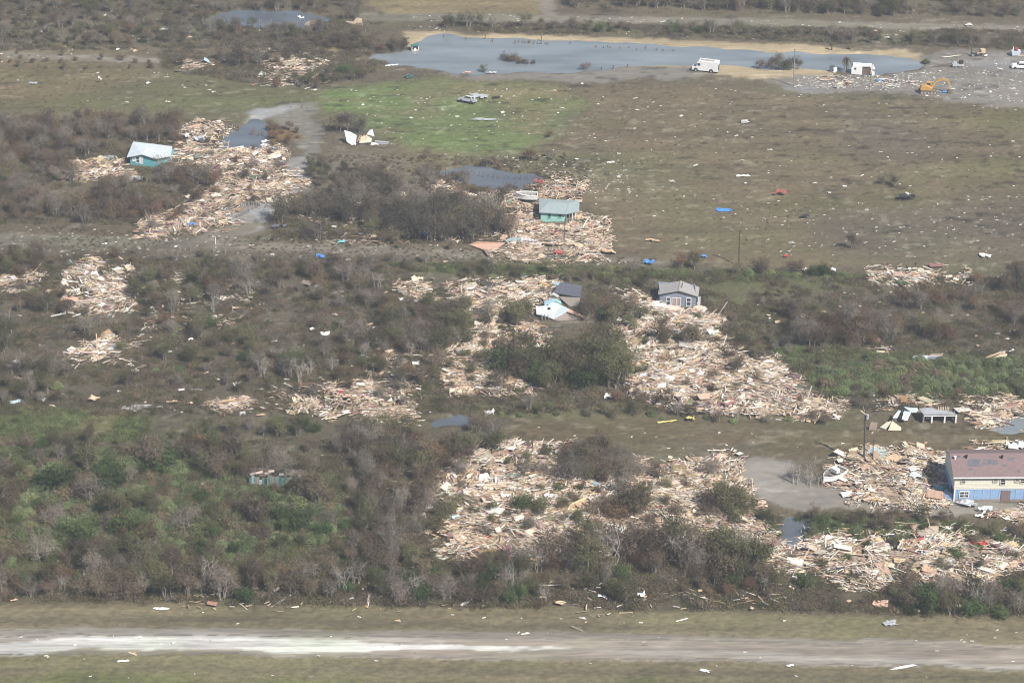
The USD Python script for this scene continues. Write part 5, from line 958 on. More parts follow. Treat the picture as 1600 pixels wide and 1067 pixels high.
# ------------------------------------------------------------------ trees and brush
def tree_model(name, seed, h, rad, stems, leaf, bark, nleaf, lsize, bare=0., low=.25, twigs=3, dome=False):
    """a class prim: stems, boughs and a leafy crown built of many small faces"""
    r = np.random.default_rng(seed); p = stage.CreateClassPrim('/World/' + name); p.SetTypeName('Xform')
    tr, br = MB(), MB(); tips = []
    for s_ in range(stems):
        a = r.random() * 6.28; out = rad * (.15 + .55 * r.random()) if stems > 1 else .3 * r.random(); hh = h * (.6 + .35 * r.random())
        b0 = np.array([math.cos(a), math.sin(a), 0]) * .15 * min(stems - 1, 3); e = np.array([math.cos(a) * out, math.sin(a) * out, hh])
        k1 = b0 + (e - b0) * .35 + r.normal(0, .12 * h / 4, 3) * [1, 1, .2]; k2 = b0 + (e - b0) * .7 + r.normal(0, .16 * h / 4, 3) * [1, 1, .2]
        P = np.array([b0 - [0, 0, .3], k1, k2, e]); r0 = .035 * h ** .75 * (1.2 if stems == 1 else .8); tr.tube(P, [r0, r0 * .75, r0 * .5, r0 * .22], 5)
        nb = 7 if stems < 4 else 4
        for b in range(nb):
            u = low + (1 - low) * (b + r.random()) / nb; q = P[1] + (P[3] - P[1]) * ((u - .2) / .8) if u > .2 else P[1]
            aa = r.random() * 6.28; L = rad * (.45 + .5 * r.random()) * (1.1 - .45 * u); t_ = q + [math.cos(aa) * L, math.sin(aa) * L, L * (.25 + .6 * r.random())]
            m_ = (q + t_) / 2 + r.normal(0, .1, 3); br.tube([q, m_, t_], [r0 * .34, r0 * .25, r0 * .1], 3)
            tips.append(t_); tips.append(m_)
            for c_ in range(twigs):
                g = m_ + (t_ - m_) * r.random(); e2 = g + r.normal(0, 1, 3) * L * .38 + [0, 0, L * .2]; br.tube([g, e2], [r0 * .14, r0 * .05], 3); tips.append(e2)
    tips = np.array(tips)
    wgt = .4 + r.random(len(tips)) ** 2 * 2; wgt /= wgt.sum()
    c = tips[r.choice(len(tips), nleaf, p=wgt)] + r.normal(0, 1, (nleaf, 3)) * np.array([.13 * rad + .12, .13 * rad + .12, .1 * rad + .1])
    if dome:     # a rounded shrub: lobes of foliage over a low dome
        dv = r.normal(size=(nleaf, 3)); dv[:, 2] = np.abs(dv[:, 2]) * .9; dv /= np.linalg.norm(dv, axis=1, keepdims=True)
        lob = .72 + .5 * meshkit.fbm(dv * 2.1 + seed, 2, seed); c = dv * np.array([rad, rad, h * .8]) * (lob * r.uniform(.72, 1.04, nleaf))[:, None] + [0, 0, .12]
    c = c[c[:, 2] > .1]; n = len(c)
    nr = r.normal(size=(n, 3)) * .8 + [0, 0, .75] + (c - [0, 0, h * .55]) / rad * .5; d1 = np.cross(nr, r.normal(size=(n, 3))); d1 /= np.linalg.norm(d1, axis=1, keepdims=True); d2 = np.cross(nr, d1); d2 /= np.linalg.norm(d2, axis=1, keepdims=True)
    sz = lsize * r.uniform(.5, 1.35, (n, 1)); v = np.stack([c - d1 * sz, c + d2 * sz * .42, c + d1 * sz, c - d2 * sz * .42], 1).reshape(-1, 3)
    f = (np.array([[0, 1, 2], [0, 2, 3]])[None] + (np.arange(n) * 4)[:, None, None]).reshape(-1, 3)
    obj('trunk', tr, M[bark], p.GetPath()); obj('branches', br, M[bark], p.GetPath()); obj('crown', (v, f), M[leaf], p.GetPath())
    return p
KINDS = {}
def model(kind, n, name, **kw):
    KINDS[kind] = (name, [tree_model(f'{name}_model_{chr(97 + i)}{kind[-1]}' if 0 else f'{name}_model_{len(KINDS)}_{i}', 500 + 31 * len(KINDS) + i, **{**kw, 'h': kw['h'] * (.85 + .12 * i)}) for i in range(n)])
model('brown', 4, 'storm_browned_tree', h=4.2, rad=2.3, stems=5, leaf='leaf_brown', bark='bark', nleaf=1200, lsize=.17)
model('grey', 4, 'leafless_grey_tree', h=4.3, rad=2.3, stems=5, leaf='leaf_grey', bark='pale_bark', nleaf=1300, lsize=.15, twigs=6)
model('rust', 3, 'rusty_shrub', h=3.0, rad=1.9, stems=6, leaf='leaf_rust', bark='bark', nleaf=950, lsize=.16)
model('olive', 4, 'olive_tree', h=4.6, rad=2.2, stems=4, leaf='leaf_olive', bark='bark', nleaf=1300, lsize=.17)
model('green', 3, 'green_bush', h=3.0, rad=1.9, stems=5, leaf='leaf_green', bark='bark', nleaf=1500, lsize=.2, low=.1)
model('sage', 4, 'sage_green_shrub', h=1.45, rad=1.3, stems=5, leaf='leaf_sage', bark='bark', nleaf=1100, lsize=.17, low=.1, dome=True)
model('straw', 2, 'dry_weed_clump', h=1.3, rad=1.1, stems=6, leaf='leaf_straw', bark='pale_bark', nleaf=450, lsize=.17, low=.1)
model('bare', 3, 'bare_pale_tree', h=5.2, rad=2.2, stems=4, leaf='leaf_grey', bark='pale_bark', nleaf=160, lsize=.14, twigs=8)
model('dark', 3, 'dark_grey_tree', h=5.2, rad=2.6, stems=4, leaf='leaf_dark', bark='bark', nleaf=1700, lsize=.17)
WORD = {'brown': 'grey brown storm stripped tree', 'grey': 'grey twiggy leafless tree', 'rust': 'rust brown shrub', 'olive': 'olive leaved tree', 'green': 'dark green bush', 'sage': 'low sage green shrub', 'straw': 'dry straw coloured weed clump', 'bare': 'bare pale tree', 'dark': 'dense dark grey tree'}
CATG = {'brown': 'tree', 'grey': 'tree', 'rust': 'shrub', 'olive': 'tree', 'green': 'bush', 'sage': 'shrub', 'straw': 'plant', 'bare': 'tree', 'dark': 'tree'}
# place, spacing, scale range, weights of kinds, outline of the trunks' feet in the photo
VEG = [
 ('in the bottom belt along the grass', 2.5, (.75,1.1), dict(brown=4,grey=3,olive=3,green=3,bare=.6,rust=1), [(-60,905),(200,905),(480,900),(680,905),(760,900),(850,895),(900,880),(1000,880),(1100,885),(1190,915),(1400,915),(1660,915),(1660,968),(1300,958),(1100,953),(900,948),(760,944),(500,938),(-60,936)]),
 ('in the bottom belt left half above', 2.7, (.75,1.1), dict(brown=5,grey=4,olive=2,green=1,bare=.6,rust=.6), [(-60,880),(120,872),(300,880),(480,850),(560,850),(680,868),(720,880),(820,880),(860,895),(680,905),(-60,905)]),
 ('on the bank below the bottom middle lumber', 2.8, (1.1,1.55), dict(brown=4,olive=4,grey=2,rust=1,bare=.5), [(860,870),(940,852),(1040,858),(1150,868),(1190,900),(1190,915),(1000,885),(860,895)]),
 ('in the thicket left of the bottom middle lumber', 2.7, (.8,1.15), dict(brown=6,grey=3,olive=2,bare=.4,rust=.8), [(560,790),(600,740),(660,720),(740,712),(735,728),(695,742),(686,768),(706,790),(700,830),(676,856),(640,868),(560,852),(550,820)]),
 ('in the tall thicket below the ditch', 2.7, (.8,1.15), dict(brown=6,grey=3,olive=2,green=.6,rust=1), [(250,705),(300,695),(360,700),(420,682),(520,676),(600,682),(660,678),(740,690),(760,706),(700,724),(620,738),(560,770),(490,762),(490,740),(380,738),(370,752),(300,745),(260,735)]),
 ('in the low green scrub at lower left', 1.75, (.6,1.45), dict(sage=9,green=.3,straw=2.5,brown=.12,grey=.12,olive=.12), [(-60,700),(250,715),(300,750),(380,775),(500,780),(550,800),(550,850),(480,855),(300,885),(120,875),(-60,882)]),
 ('in the dense left edge thicket', 2.5, (.8,1.2), dict(olive=6,brown=3,grey=2,green=.6), [(-60,498),(90,496),(140,510),(150,545),(110,560),(110,592),(60,596),(-60,590)]),
 ('left of the middle left clearing', 3.0, (.6,1.0), dict(brown=3,olive=3,grey=2,sage=1), [(-60,600),(60,600),(110,610),(90,630),(-60,628)]),
 ('in the left centre brush', 3.7, (.65,1.1), dict(brown=4,olive=3,grey=4,rust=1.4,green=.5,bare=.8), [(200,430),(330,420),(480,415),(620,425),(640,470),(700,485),(720,500),(715,530),(690,600),(560,600),(420,590),(380,575),(330,540),(260,520),(215,480)]),
 ('in the thin scrub of the middle left', 5.2, (.5,.9), dict(grey=4,olive=3,sage=4,brown=3,straw=2), [(150,500),(300,520),(400,590),(520,602),(680,612),(700,640),(520,625),(440,620),(250,605),(120,600)]),
 ('along the fringe of the green clearing', 2.8, (.6,1.0), dict(brown=3,olive=2,green=2,grey=1.5,sage=1), [(-60,690),(120,694),(250,690),(420,660),(460,655),(520,662),(520,676),(400,684),(300,700),(-60,712)]),
 ('in the green grove at the centre', 2.6, (1.1,1.5), dict(olive=6,green=3,brown=1.5), [(778,572),(840,566),(900,562),(960,555),(984,580),(975,604),(920,612),(860,606),(800,600),(782,585)]),
 ('at the back of the green grove', 2.8, (.9,1.2), dict(brown=4,rust=2,olive=1), [(930,532),(960,526),(985,540),(980,560),(940,556),(910,552)]),
 ('in the roadside grove', 2.9, (.95,1.25), dict(dark=7,brown=2,olive=1), [(424,352),(470,350),(540,345),(640,348),(720,340),(790,345),(798,366),(760,372),(735,380),(660,382),(560,380),(470,374),(430,368)]),
 ('behind the roadside grove', 3.2, (.8,1.1), dict(dark=4,brown=4,grey=3), [(500,305),(560,290),(640,300),(700,322),(790,335),(780,346),(640,346),(500,346),(460,340)]),
 ('left of the road below the teal house', 2.8, (.8,1.15), dict(brown=5,rust=3.5,grey=2,olive=1), [(-60,265),(100,262),(130,285),(200,290),(260,272),(330,270),(350,285),(310,300),(300,325),(220,345),(140,350),(-60,344)]),
 ('in the upper left thicket', 2.9, (.75,1.1), dict(brown=4,rust=2.5,grey=4), [(-60,195),(60,190),(120,192),(200,190),(280,192),(282,210),(276,226),(200,224),(130,246),(60,258),(-60,262)]),
 ('in the gap beside the lower left lumber field', 3.0, (.7,1.0), dict(brown=4,rust=2,olive=1,grey=1), [(-60,405),(30,400),(90,404),(100,420),(60,432),(-60,428)]),
 ('in the row left of the upper debris', 3.2, (.6,.9), dict(olive=3,brown=3,green=1), [(-60,455),(60,450),(100,462),(140,490),(130,500),(60,492),(-60,490)]),
 ('in the rusty thickets at right', 2.9, (.85,1.25), dict(rust=5,brown=4,grey=1.5,olive=1), [(1380,486),(1450,466),(1540,470),(1660,480),(1660,552),(1560,545),(1480,536),(1400,520),(1340,505)]),
 ('at the far right field edge', 2.8, (.8,1.1), dict(brown=4,rust=2,dark=2), [(1515,440),(1560,428),(1600,420),(1660,425),(1660,460),(1560,458)]),
 ('in the brown brush behind the green shrubs', 2.7, (.8,1.1), dict(rust=4,brown=3,grey=3), [(1235,500),(1300,510),(1380,515),(1400,535),(1340,542),(1260,545),(1230,530)]),
 ('on the slope right of the big lumber field', 3.2, (.3,.5), dict(brown=3,grey=3,sage=1,straw=2), [(1130,485),(1200,480),(1240,500),(1230,545),(1290,560),(1310,600),(1260,595),(1210,555),(1160,535),(1140,515)]),
 ('among the green shrubs at right', 2.0, (.7,1.3), dict(sage=9,straw=.5), [(1290,572),(1380,562),(1420,570),(1480,568),(1560,566),(1660,570),(1660,612),(1560,618),(1400,612),(1310,618),(1265,600)]),
 ('between the green shrubs and the shed', 2.8, (.35,.65), dict(rust=3,brown=3,grey=3,sage=1), [(1260,612),(1400,616),(1560,620),(1500,634),(1400,634),(1330,640),(1290,630)]),
 ('in the scrub above the green shrubs', 2.8, (.3,.5), dict(olive=3,brown=2,grey=2,straw=1), [(1110,455),(1200,462),(1300,470),(1400,462),(1340,490),(1240,490),(1140,480)]),
 ('along the verge below the brown field', 2.4, (.6,1.0), dict(sage=5,green=2,brown=1,straw=1), [(1030,420),(1160,422),(1250,426),(1330,432),(1320,438),(1160,432),(1040,428)]),
 ('in the tall bush group left of the dark pole', 2.4, (.75,1.0), dict(brown=3,rust=2,olive=1), [(1040,414),(1085,412),(1090,420),(1045,422)]),
 ('along the dirt road verge', 3.6, (.4,.75), dict(brown=3,grey=2,straw=2,sage=2,rust=1), [(140,395),(420,402),(640,408),(800,414),(1000,420),(1000,430),(700,424),(420,416),(200,412)]),
 ('in the strip above the white collapsed roof', 3.0, (.5,.8), dict(olive=2,sage=3,brown=2,straw=1), [(620,418),(800,422),(960,436),(1020,440),(1000,455),(930,450),(800,436),(640,432)]),
 ('left of the white collapsed roof', 2.4, (.9,1.2), dict(olive=3,brown=3,green=1), [(800,492),(832,488),(838,506),(806,512)]),
 ('in the dark bush behind the grey house lumber', 2.4, (1.0,1.3), dict(olive=3,green=3,rust=3,brown=2), [(908,492),(940,484),(978,486),(980,500),(940,506),(912,504)]),
 ('on the grey mound at the bottom centre', 2.6, (.85,1.15), dict(grey=4,brown=3,olive=2), [(835,748),(860,738),(920,728),(990,730),(996,748),(960,758),(900,762),(850,758)]),
 ('at the top of that mound toward the field', 2.6, (.7,1.0), dict(brown=4,grey=3,rust=1), [(870,712),(920,706),(990,712),(1000,724),(920,726),(870,726)]),
 ('in the bush right of the yellow boat', 2.2, (1.15,1.5), dict(olive=3,brown=2,rust=1), [(944,800),(990,796),(996,812),(950,816)]),
 ('in the bush above the lower lumber', 2.2, (.8,1.1), dict(olive=4,green=1), [(800,800),(838,798),(842,812),(806,814)]),
 ('in the round bush at the left end of the mud flat', 2.3, (1.0,1.3), dict(olive=4,brown=2,rust=.5), [(1095,800),(1130,792),(1170,800),(1168,812),(1110,814)]),
 ('in the dark green bush on the lumber edge', 2.2, (1.0,1.3), dict(green=5,olive=2), [(1138,872),(1170,864),(1200,872),(1195,884),(1145,884)]),
 ('below the mud flat', 2.6, (.5,.8), dict(green=4,olive=4,brown=2,straw=.6), [(1180,806),(1250,806),(1330,808),(1400,812),(1500,818),(1660,826),(1660,852),(1560,850),(1480,832),(1400,832),(1330,826),(1260,842),(1210,830)]),
 ('in the brush pile left of the wrecked boat', 1.9, (.55,.75), dict(bare=4,grey=4,dark=2), [(1232,752),(1262,742),(1296,748),(1290,762),(1245,762)]),
 ('along the ditch under the big lumber field', 2.8, (.45,.75), dict(brown=3,olive=3,sage=2,grey=2), [(940,632),(1040,646),(1150,650),(1340,660),(1320,668),(1150,660),(1000,654),(760,648),(770,638)]),
 ('around the ditch pool', 3.2, (.5,.9), dict(brown=3,grey=3,olive=1), [(640,668),(760,660),(790,690),(780,705),(740,700),(700,680)]),
 ('in front of the two storey house', 3.0, (.6,.95), dict(bare=4,grey=2,brown=1), [(1500,800),(1560,796),(1660,800),(1660,815),(1540,815)]),
 ('on the mid lumber field', 2.6, (.6,1.0), dict(brown=3,rust=2,olive=1.5), [(1030,532),(1060,528),(1110,536),(1130,540),(1100,546),(1040,545)]),
 ('right of the mid lumber field', 2.4, (.7,1.0), dict(brown=3,rust=2), [(1115,538),(1200,545),(1210,552),(1150,546)]),
 ('at the lower end of the big lumber field', 2.6, (.6,.95), dict(olive=3,rust=3,brown=2), [(980,612),(1020,622),(1040,640),(1000,640),(960,626)]),
 ('across the left thicket behind the lumber', 2.8, (.65,1.0), dict(brown=4,grey=3,olive=2), [(600,480),(720,480),(790,492),(800,512),(730,506),(700,545),(640,560),(600,540)]),
 ('in the far left thicket by the pond', 3.3, (.75,1.05), dict(grey=6,brown=3,dark=1), [(262,95),(300,85),(380,82),(440,80),(470,90),(420,104),(330,108),(285,104)]),
 ('along the left arm of the lake', 3.0, (.6,.9), dict(rust=4,olive=3,brown=2), [(470,66),(560,64),(630,72),(640,77),(590,82),(520,78)]),
 ('at the left shore of the lake', 2.8, (.55,.9), dict(olive=4,rust=3,green=1,dark=1), [(420,128),(480,130),(540,112),(590,108),(640,116),(690,118),(660,121),(560,126),(500,138),(430,136)]),
 ('in the far hedge beyond the lake', 2.8, (.55,.9), dict(olive=4,grey=3,brown=3,green=1), [(560,56),(640,44),(760,46),(1000,52),(1140,58),(1300,66),(1660,80),(1660,70),(1300,56),(1100,46),(800,40),(640,36),(570,40)]),
 ('in the brush row at the top edge', 3.0, (.7,1.1), dict(grey=5,brown=4,olive=2), [(880,-20),(1700,-20),(1700,30),(1400,26),(1200,20),(1000,12),(890,12)]),
 ('in the far upper left brush', 4.2, (.5,.95), dict(grey=5,brown=4,olive=2,rust=1), [(-60,-20),(560,-20),(560,20),(520,16),(330,14),(320,44),(500,48),(540,60),(420,62),(300,66),(200,72),(-60,70)]),
 ('in the tree row behind the far pond', 3.0, (.8,1.1), dict(grey=6,brown=3), [(330,14),(540,10),(560,30),(530,36),(520,16),(330,20)]),
 ('at the near edge of the far pond', 3.0, (.6,.8), dict(grey=6,brown=2), [(330,44),(500,45),(510,52),(340,52)]),
 ('in the left field weeds', 4.5, (.35,.6), dict(rust=3,straw=3,brown=2), [(-60,80),(260,95),(280,110),(-60,110)]),
 ('around the left pond', 2.3, (.4,.75), dict(rust=5,straw=2,brown=2), [(345,198),(372,188),(400,190),(420,200),(465,206),(470,218),(430,232),(420,226),(424,212),(404,186),(385,194),(352,208)]),
 ('around the centre pond', 2.6, (.5,.8), dict(brown=3,rust=3,grey=2), [(640,276),(700,266),(720,276),(745,292),(700,292),(650,292)]),
 ('on the near bank of the centre pond', 2.0, (.5,.75), dict(rust=3,brown=3), [(720,292),(750,300),(845,298),(850,306),(760,310),(720,304)]),
 ('along the debris line below the green field', 3.4, (.3,.55), dict(brown=4,grey=2,straw=2), [(600,243),(720,245),(860,243),(960,248),(950,254),(760,252),(600,252)]),
 ('on the mud strip in front of the roadside grove', 3.4, (.3,.55), dict(straw=3,brown=3,sage=1), [(380,366),(430,372),(560,384),(720,388),(700,392),(420,380)]),
 ('at the bank of the upper mud flat', 3.4, (.5,.85), dict(olive=2,brown=3), [(480,252),(540,258),(600,275),(560,300),(500,300),(480,285)]),
 ('among the bottom middle lumber', 3.9, (.4,.95), dict(brown=3,olive=3,grey=2,green=1), [(720,745),(800,712),(880,720),(1000,745),(1100,735),(1140,765),(1180,818),(1100,850),(900,840),(720,855)]),
 ('among the big lumber field', 4.5, (.35,.85), dict(brown=3,olive=2,rust=2), [(985,470),(1080,485),(1120,510),(1180,548),(1240,600),(1280,645),(1080,635),(990,600)]),
 ('among the lowest lumber', 5.5, (.3,.75), dict(brown=3,olive=2,green=2), [(1200,862),(1330,838),(1560,852),(1680,885),(1600,895),(1240,895)]),
 ('among the lumber left of the grove', 4.2, (.35,.9), dict(brown=3,olive=3), [(710,512),(800,506),(770,545),(760,575),(790,610),(706,612)]),
 ('among the upper left lumber', 5.5, (.35,.8), dict(brown=3,rust=2,grey=2), [(290,215),(430,240),(450,300),(330,350),(230,362),(320,300)]),
 ('around the ruined shed', 1.7, (.45,.75), dict(sage=3,olive=2,brown=3,grey=2), [(380,763),(485,764),(490,772),(376,771)]),
 ('behind the ruined shed', 2.3, (.8,1.05), dict(brown=4,grey=3,olive=1), [(384,748),(486,748),(480,738),(390,738)]),
 ('along the far bank of the centre pond', 2.4, (.3,.55), dict(straw=3,brown=2,rust=2), [(670,266),(735,258),(800,268),(852,274),(850,270),(760,256),(670,260)]),
 ('along the bottom of the brown strip', 3.0, (.4,.7), dict(brown=3,grey=3), [(1000,720),(1080,716),(1110,728),(1060,742),(1000,735)]),
]
SINGLES = [('brown',529,205,1.15,'dark brown tree at the left of the white wreck on the green field'),('dark',546,206,.95,'dense dark tree standing behind the torn white trailer wreck'),('dark',562,207,.8,'small dark tree right behind the torn white trailer wreck'),('rust',860,214,.6,'small brown shrub at the lower edge of the green field'),('rust',826,249,.9,'brown shrub on the debris line below the green field'),
 ('rust',792,92,.8,'rust brown shrub at the left end of the lake island'),('rust',803,95,.9,'tallest rust brown shrub on the lake island'),('olive',812,97,.42,'olive shrub in the middle of the lake island'),('olive',822,98,.4,'olive shrub at the right of the lake island'),('olive',831,98,.34,'small olive shrub at the right tip of the lake island'),
 ('olive',755,111,.5,'olive bush between the litter piles on the near lake shore'),('rust',915,108,.6,'round brown shrub at the near lake edge, centre'),('rust',1186,106,.7,'round brown shrub at the left of the lake shore shrub group'),('rust',1204,107,.9,'rust shrub second from left in the lake shore group'),('brown',1215,106,.85,'tallest grey brown shrub of the lake shore group'),('green',1226,109,.75,'dark green bush in the lake shore group'),('rust',1236,109,.9,'reddish shrub next to the grey pole on the lake shore'),('brown',1246,109,.7,'brown shrub at the right end of the lake shore group'),
 ('sage',1447,98,.9,'yellow green bush at the right tip of the lake'),('bare',1560,137,.75,'lone bare dark tree on the upper right mud'),('rust',235,858,1.5,'large rust red shrub in the low green scrub at lower left'),('rust',212,850,1.2,'rust red shrub left of the largest one at lower left'),('green',1270,430,.6,'dark bush beside the white tubular scrap'),('green',1281,429,.55,'dark round bush right of the white tubular scrap'),
 ('dark',1398,290,.5,'dark brush heap on the brown field, upper one'),('dark',1332,388,.55,'dark brush heap on the lower brown field'),('dark',1380,288,.4,'small dark brush heap left of the upper one on the brown field'),('bare',455,590,.9,'pale bare tree in the left centre brush, taller'),('bare',410,590,.95,'pale bare tree left of the taller one'),('bare',468,602,.85,'pale bare tree right of the taller one'),('bare',652,935,1.0,'pale bare tree in the bottom belt, left of centre'),('bare',800,925,1.1,'pale bare tree spreading in the bottom belt, centre'),('bare',535,925,.9,'pale bare slender tree at the bottom belt, left'),
 ('grey',900,745,1.2,'large grey twiggy tree on the mound at the bottom centre'),('dark',1224,540,.6,'dark small bush in the brush right of the big lumber field'),('dark',1232,492,1.0,'dark round bush above the rusty thicket at right'),('bare',1152,655,.6,'pale dead bush at the ditch'),('rust',340,462,1.2,'rust brown tree at the upper left centre brush'),('olive',320,420,.7,'olive bush at the dirt road left')]
inst = {k: [] for k in KINDS}
allp = {}
r = np.random.default_rng(5)
DEBU = unary_union([p for p, h, s in DZ]); 
def add_tree(kind, p, s_, label, group): inst[kind].append((p[0], p[1], s_, label, group))
OPEN = unary_union([shapely.Point(*(G(px, py)[:2] + [0, -dy])).buffer(rr * .85) for px, py, rr in KEEP0 for dy in (0, rr * .8, rr * 1.5 if px < 900 else 0) if px not in (1301, 906, 823)]); shapely.prepare(OPEN)
for k, (where, sp, (s0, s1), kinds, pts) in enumerate(VEG):
    ks = list(kinds); w = np.array([kinds[q] for q in ks], float); w /= w.sum()
    area = wpoly(pts).area; q = scatter(pts, int(area / (sp * sp * .7)), 4000 + k, sp * .78)
    if len(q): q = q[~shapely.contains_xy(OPEN, q[:, 0], q[:, 1])]
    cl = meshkit.fbm(np.stack([q[:, 0] * .09, q[:, 1] * .09, 0 * q[:, 0] + k], -1), 2, 3)
    for i, p in enumerate(q):
        if cl[i] < .37 and 2.05 < sp < 4: continue      # openings between the clumps
        ww = w * (1 + 1.5 * np.sin(cl[i] * 40 + np.arange(len(w)) * 2.1)) ; ww = np.clip(ww, .02, None); ww /= ww.sum()
        kind = ks[r.choice(len(ks), p=ww)]
        add_tree(kind, p, (s0 + (s1 - s0) * r.random()) * (.72 if r.random() < .25 else 1.0) * (.7 + .55 * cl[i]) * (1.0 if kind == 'sage' or 'grove' in where else .9), None, (where, k))
for kind, px, py, s_, lab in SINGLES: add_tree(kind, G(px, py), s_, lab, None)
over = {}
BB = [wpoly(v[4]).bounds for v in VEG]
def named(kind, x, y, s_, where, k):
    b = BB[k]; u = (x - b[0]) / (b[2] - b[0]); v = (y - b[1]) / (b[3] - b[1])
    side = 'far left' if u < .2 else 'left' if u < .4 else 'centre' if u < .6 else 'right' if u < .8 else 'far right'; s0, s1 = VEG[k][2]
    size = 'large ' if s_ > (s0 + s1) / 2 * 1.08 else 'small ' if s_ < (s0 + s1) / 2 * .92 else ''
    where = where.replace('in the low green scrub at lower left', 'in the lower left scrub').replace('in the bottom belt along the grass', 'in the bottom belt').replace('left of the road below the teal house', 'below the teal house').replace('on the slope right of the big lumber field', 'right of the big lumber field').replace('along the ditch under the big lumber field', 'along the lumber field ditch').replace('in the thicket left of the bottom middle lumber', 'left of the bottom lumber').replace('in the gap beside the lower left lumber field', 'at the left road edge').replace('on the bank below the bottom middle lumber', 'below the bottom lumber').replace('on the mud strip in front of the roadside grove', 'before the roadside grove').replace('in the round bush at the left end of the mud flat', 'left of the mud flat').replace('across the left thicket behind the lumber', 'behind the left lumber')
    if len((WORD[kind] + where).split()) > 10: where = where.replace(' the ', ' ')
    return f"{size}{WORD[kind]} {where}, {side} {'back' if v > .66 else 'middle' if v > .33 else 'front'}"
for kind, lst in inst.items():
    lst.sort(key=lambda t: (t[4] is not None, t[1] / t[2])); name, models = KINDS[kind]
    for i, (x, y, s_, lab, grp) in enumerate(lst):
        mdl = i * 7 % len(models); a = r.random() * 360; z = float(ground_z(x, y)) - .05
        if grp is None and kind == 'rust' and 780 < 0: pass
        sc = np.array([s_ * r.uniform(.9, 1.15), s_ * r.uniform(.9, 1.15), s_ * r.uniform(.88, 1.12)])
        if i < 300:
            x_ = UsdGeom.Xform.Define(stage, path_for(name)); x_.AddTranslateOp().Set(Gf.Vec3d(float(x), float(y), z)); x_.AddRotateZOp().Set(a); x_.AddScaleOp().Set(Gf.Vec3f(*map(float, sc)))
            p = x_.GetPrim(); p.GetReferences().AddInternalReference(models[mdl].GetPath()); p.SetInstanceable(True); lab, grp = (lab, None) if grp is None else (named(kind, x, y, s_, *grp),) * 2; tag(p, lab, CATG[kind], grp)
        else: over.setdefault(kind, []).append((mdl, x, y, z, a, sc))
def instancer(name, protos, rows, label, cat):
    pi = UsdGeom.PointInstancer.Define(stage, path_for(name)); rel = pi.CreatePrototypesRel()
    for i, pr in enumerate(protos):
        if isinstance(pr, tuple):
            m_ = obj(pr[0], pr[1], pr[2], pi.GetPath()); rel.AddTarget(m_.GetPath())
        else:
            x_ = UsdGeom.Xform.Define(stage, f'{pi.GetPath()}/{pr.GetName().split("_model")[0]}_{i:03d}'); x_.GetPrim().GetReferences().AddInternalReference(pr.GetPath()); rel.AddTarget(x_.GetPath())
    pi.CreateProtoIndicesAttr(Vt.IntArray([int(t[0]) for t in rows])); pi.CreatePositionsAttr(Vt.Vec3fArray([Gf.Vec3f(float(t[1]), float(t[2]), float(t[3])) for t in rows]))
    pi.CreateOrientationsAttr(Vt.QuathArray([Gf.Quath(math.cos(math.radians(t[4]) / 2), 0, 0, math.sin(math.radians(t[4]) / 2)) for t in rows])); pi.CreateScalesAttr(Vt.Vec3fArray([Gf.Vec3f(*map(float, t[5])) for t in rows]))
    tag(pi, label, cat, None, 'stuff')
for kind, rows in over.items(): instancer('far_' + KINDS[kind][0] + 's', KINDS[kind][1], rows, f'farther {WORD[kind]}s merging into the thickets', 'thicket')

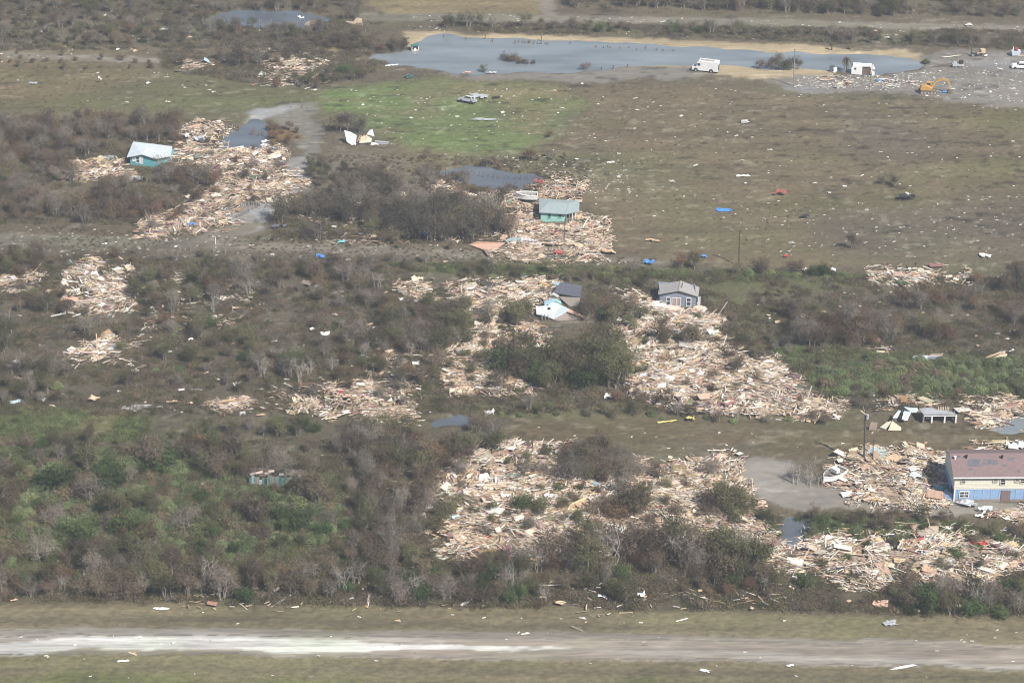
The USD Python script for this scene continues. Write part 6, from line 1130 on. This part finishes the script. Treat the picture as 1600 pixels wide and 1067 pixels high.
# ------------------------------------------------------------------ undergrowth: low weeds and twigs nobody could count
def tuft(seed, n, w, h, ls):
    r = np.random.default_rng(seed); b = np.column_stack([r.normal(0, w * .4, n), r.normal(0, w * .4, n), r.uniform(.02, h, n)])
    d = r.normal(size=(n, 3)); d[:, 2] = np.abs(d[:, 2]) + .4; d /= np.linalg.norm(d, axis=1, keepdims=True); e = np.cross(d, r.normal(size=(n, 3))); e /= np.linalg.norm(e, axis=1, keepdims=True); s_ = ls * r.uniform(.6, 1.4, (n, 1))
    v = np.stack([b - e * s_ * .3, b + e * s_ * .3, b + d * s_], 1).reshape(-1, 3); return v, np.arange(3 * n).reshape(-1, 3)
TU = [tuft(s, 150, 1.3, .4, .2) for s in range(3)]
UG = [('brush_undergrowth', 'low brown and olive undergrowth between the trees', ('leaf_grey', 'leaf_olive', 'leaf_straw'), 1.0, [([(-80,395),(1660,440),(1660,640),(-80,650)], 4200), ([(-80,690),(740,690),(700,780),(680,880),(1200,880),(1660,900),(1660,962),(1100,952),(-80,936)], 5200), ([(-80,180),(340,190),(330,300),(220,350),(-80,350)], 1200), ([(430,300),(800,330),(800,384),(430,372)], 700), ([(-80,-20),(560,-20),(560,75),(-80,80)], 1300), ([(560,36),(1660,50),(1660,80),(1140,60),(640,46)], 900), ([(870,-30),(1700,-30),(1700,30),(900,12)], 700), ([(250,80),(480,80),(520,120),(420,134),(260,112)], 500), ([(480,60),(640,60),(640,80),(560,125),(480,132)], 350)]),
      ('green_undergrowth', 'low green weeds covering the damp ground', ('leaf_sage', 'leaf_sage', 'leaf_olive'), .9, [([(-80,700),(520,740),(560,880),(-80,890)], 3400), ([(1200,545),(1660,560),(1660,620),(1300,620)], 1300), ([(600,412),(1350,430),(1340,440),(1000,436),(640,424)], 300), ([(-80,635),(240,650),(220,690),(-80,690)], 350), ([(1180,806),(1660,826),(1660,860),(1210,840)], 800)]),
      ('dry_grass_tufts', 'dry straw coloured grass tufts on the fields and verges', ('leaf_straw', 'leaf_field', 'leaf_field'), .3, [([(905,130),(1660,165),(1660,410),(1040,404),(930,330),(880,262),(890,190)], 300), ([(-80,80),(480,110),(490,170),(-80,170)], 150), ([(-80,345),(1040,405),(1000,425),(-80,400)], 800), ([(480,240),(920,250),(920,290),(700,262),(480,300)], 500), ([(1240,800),(1660,800),(1660,830),(1240,815)], 200)])]
for j, (nm, lab, lv, sc, areas) in enumerate(UG):
    rows = []
    for k, (pts, n) in enumerate(areas):
        n = int(n * 1.9); q = scatter(pts, n * 2, 7000 + 31 * j + k); n_ = meshkit.fbm(np.stack([q[:, 0] * .13, q[:, 1] * .13, 0 * q[:, 0] + j], -1), 3, 4) if len(q) else np.zeros(0); q = q[n_ > .36][:n]
        if len(q): q = q[~shapely.contains_xy(OPEN, q[:, 0], q[:, 1])]
        zz = ground_z(q[:, 0], q[:, 1])
        for p, z in zip(q, zz): s_ = sc * r.uniform(.6, 1.3); rows.append((r.integers(3), p[0], p[1], z, r.random() * 360, (s_ * 1.1, s_ * 1.1, s_)))
    instancer(nm, [('weed_clump', TU[i], M[lv[i]]) for i in range(3)], rows, lab, 'undergrowth')

# ------------------------------------------------------------------ haze
hz = usdkit.material(stage, '/World/Looks/haze', {'v': ('principled_volume', {'color': (.82, .87, .93), 'density': HAZE_DENSITY, 'anisotropy': .2})}, volume='v.volume')
b = MB(); b.box((0, 6000, 100), (12100, 30200, 216)); tag(obj('haze', b, hz), 'thin pale summer haze over the whole coast', None, None, 'stuff')
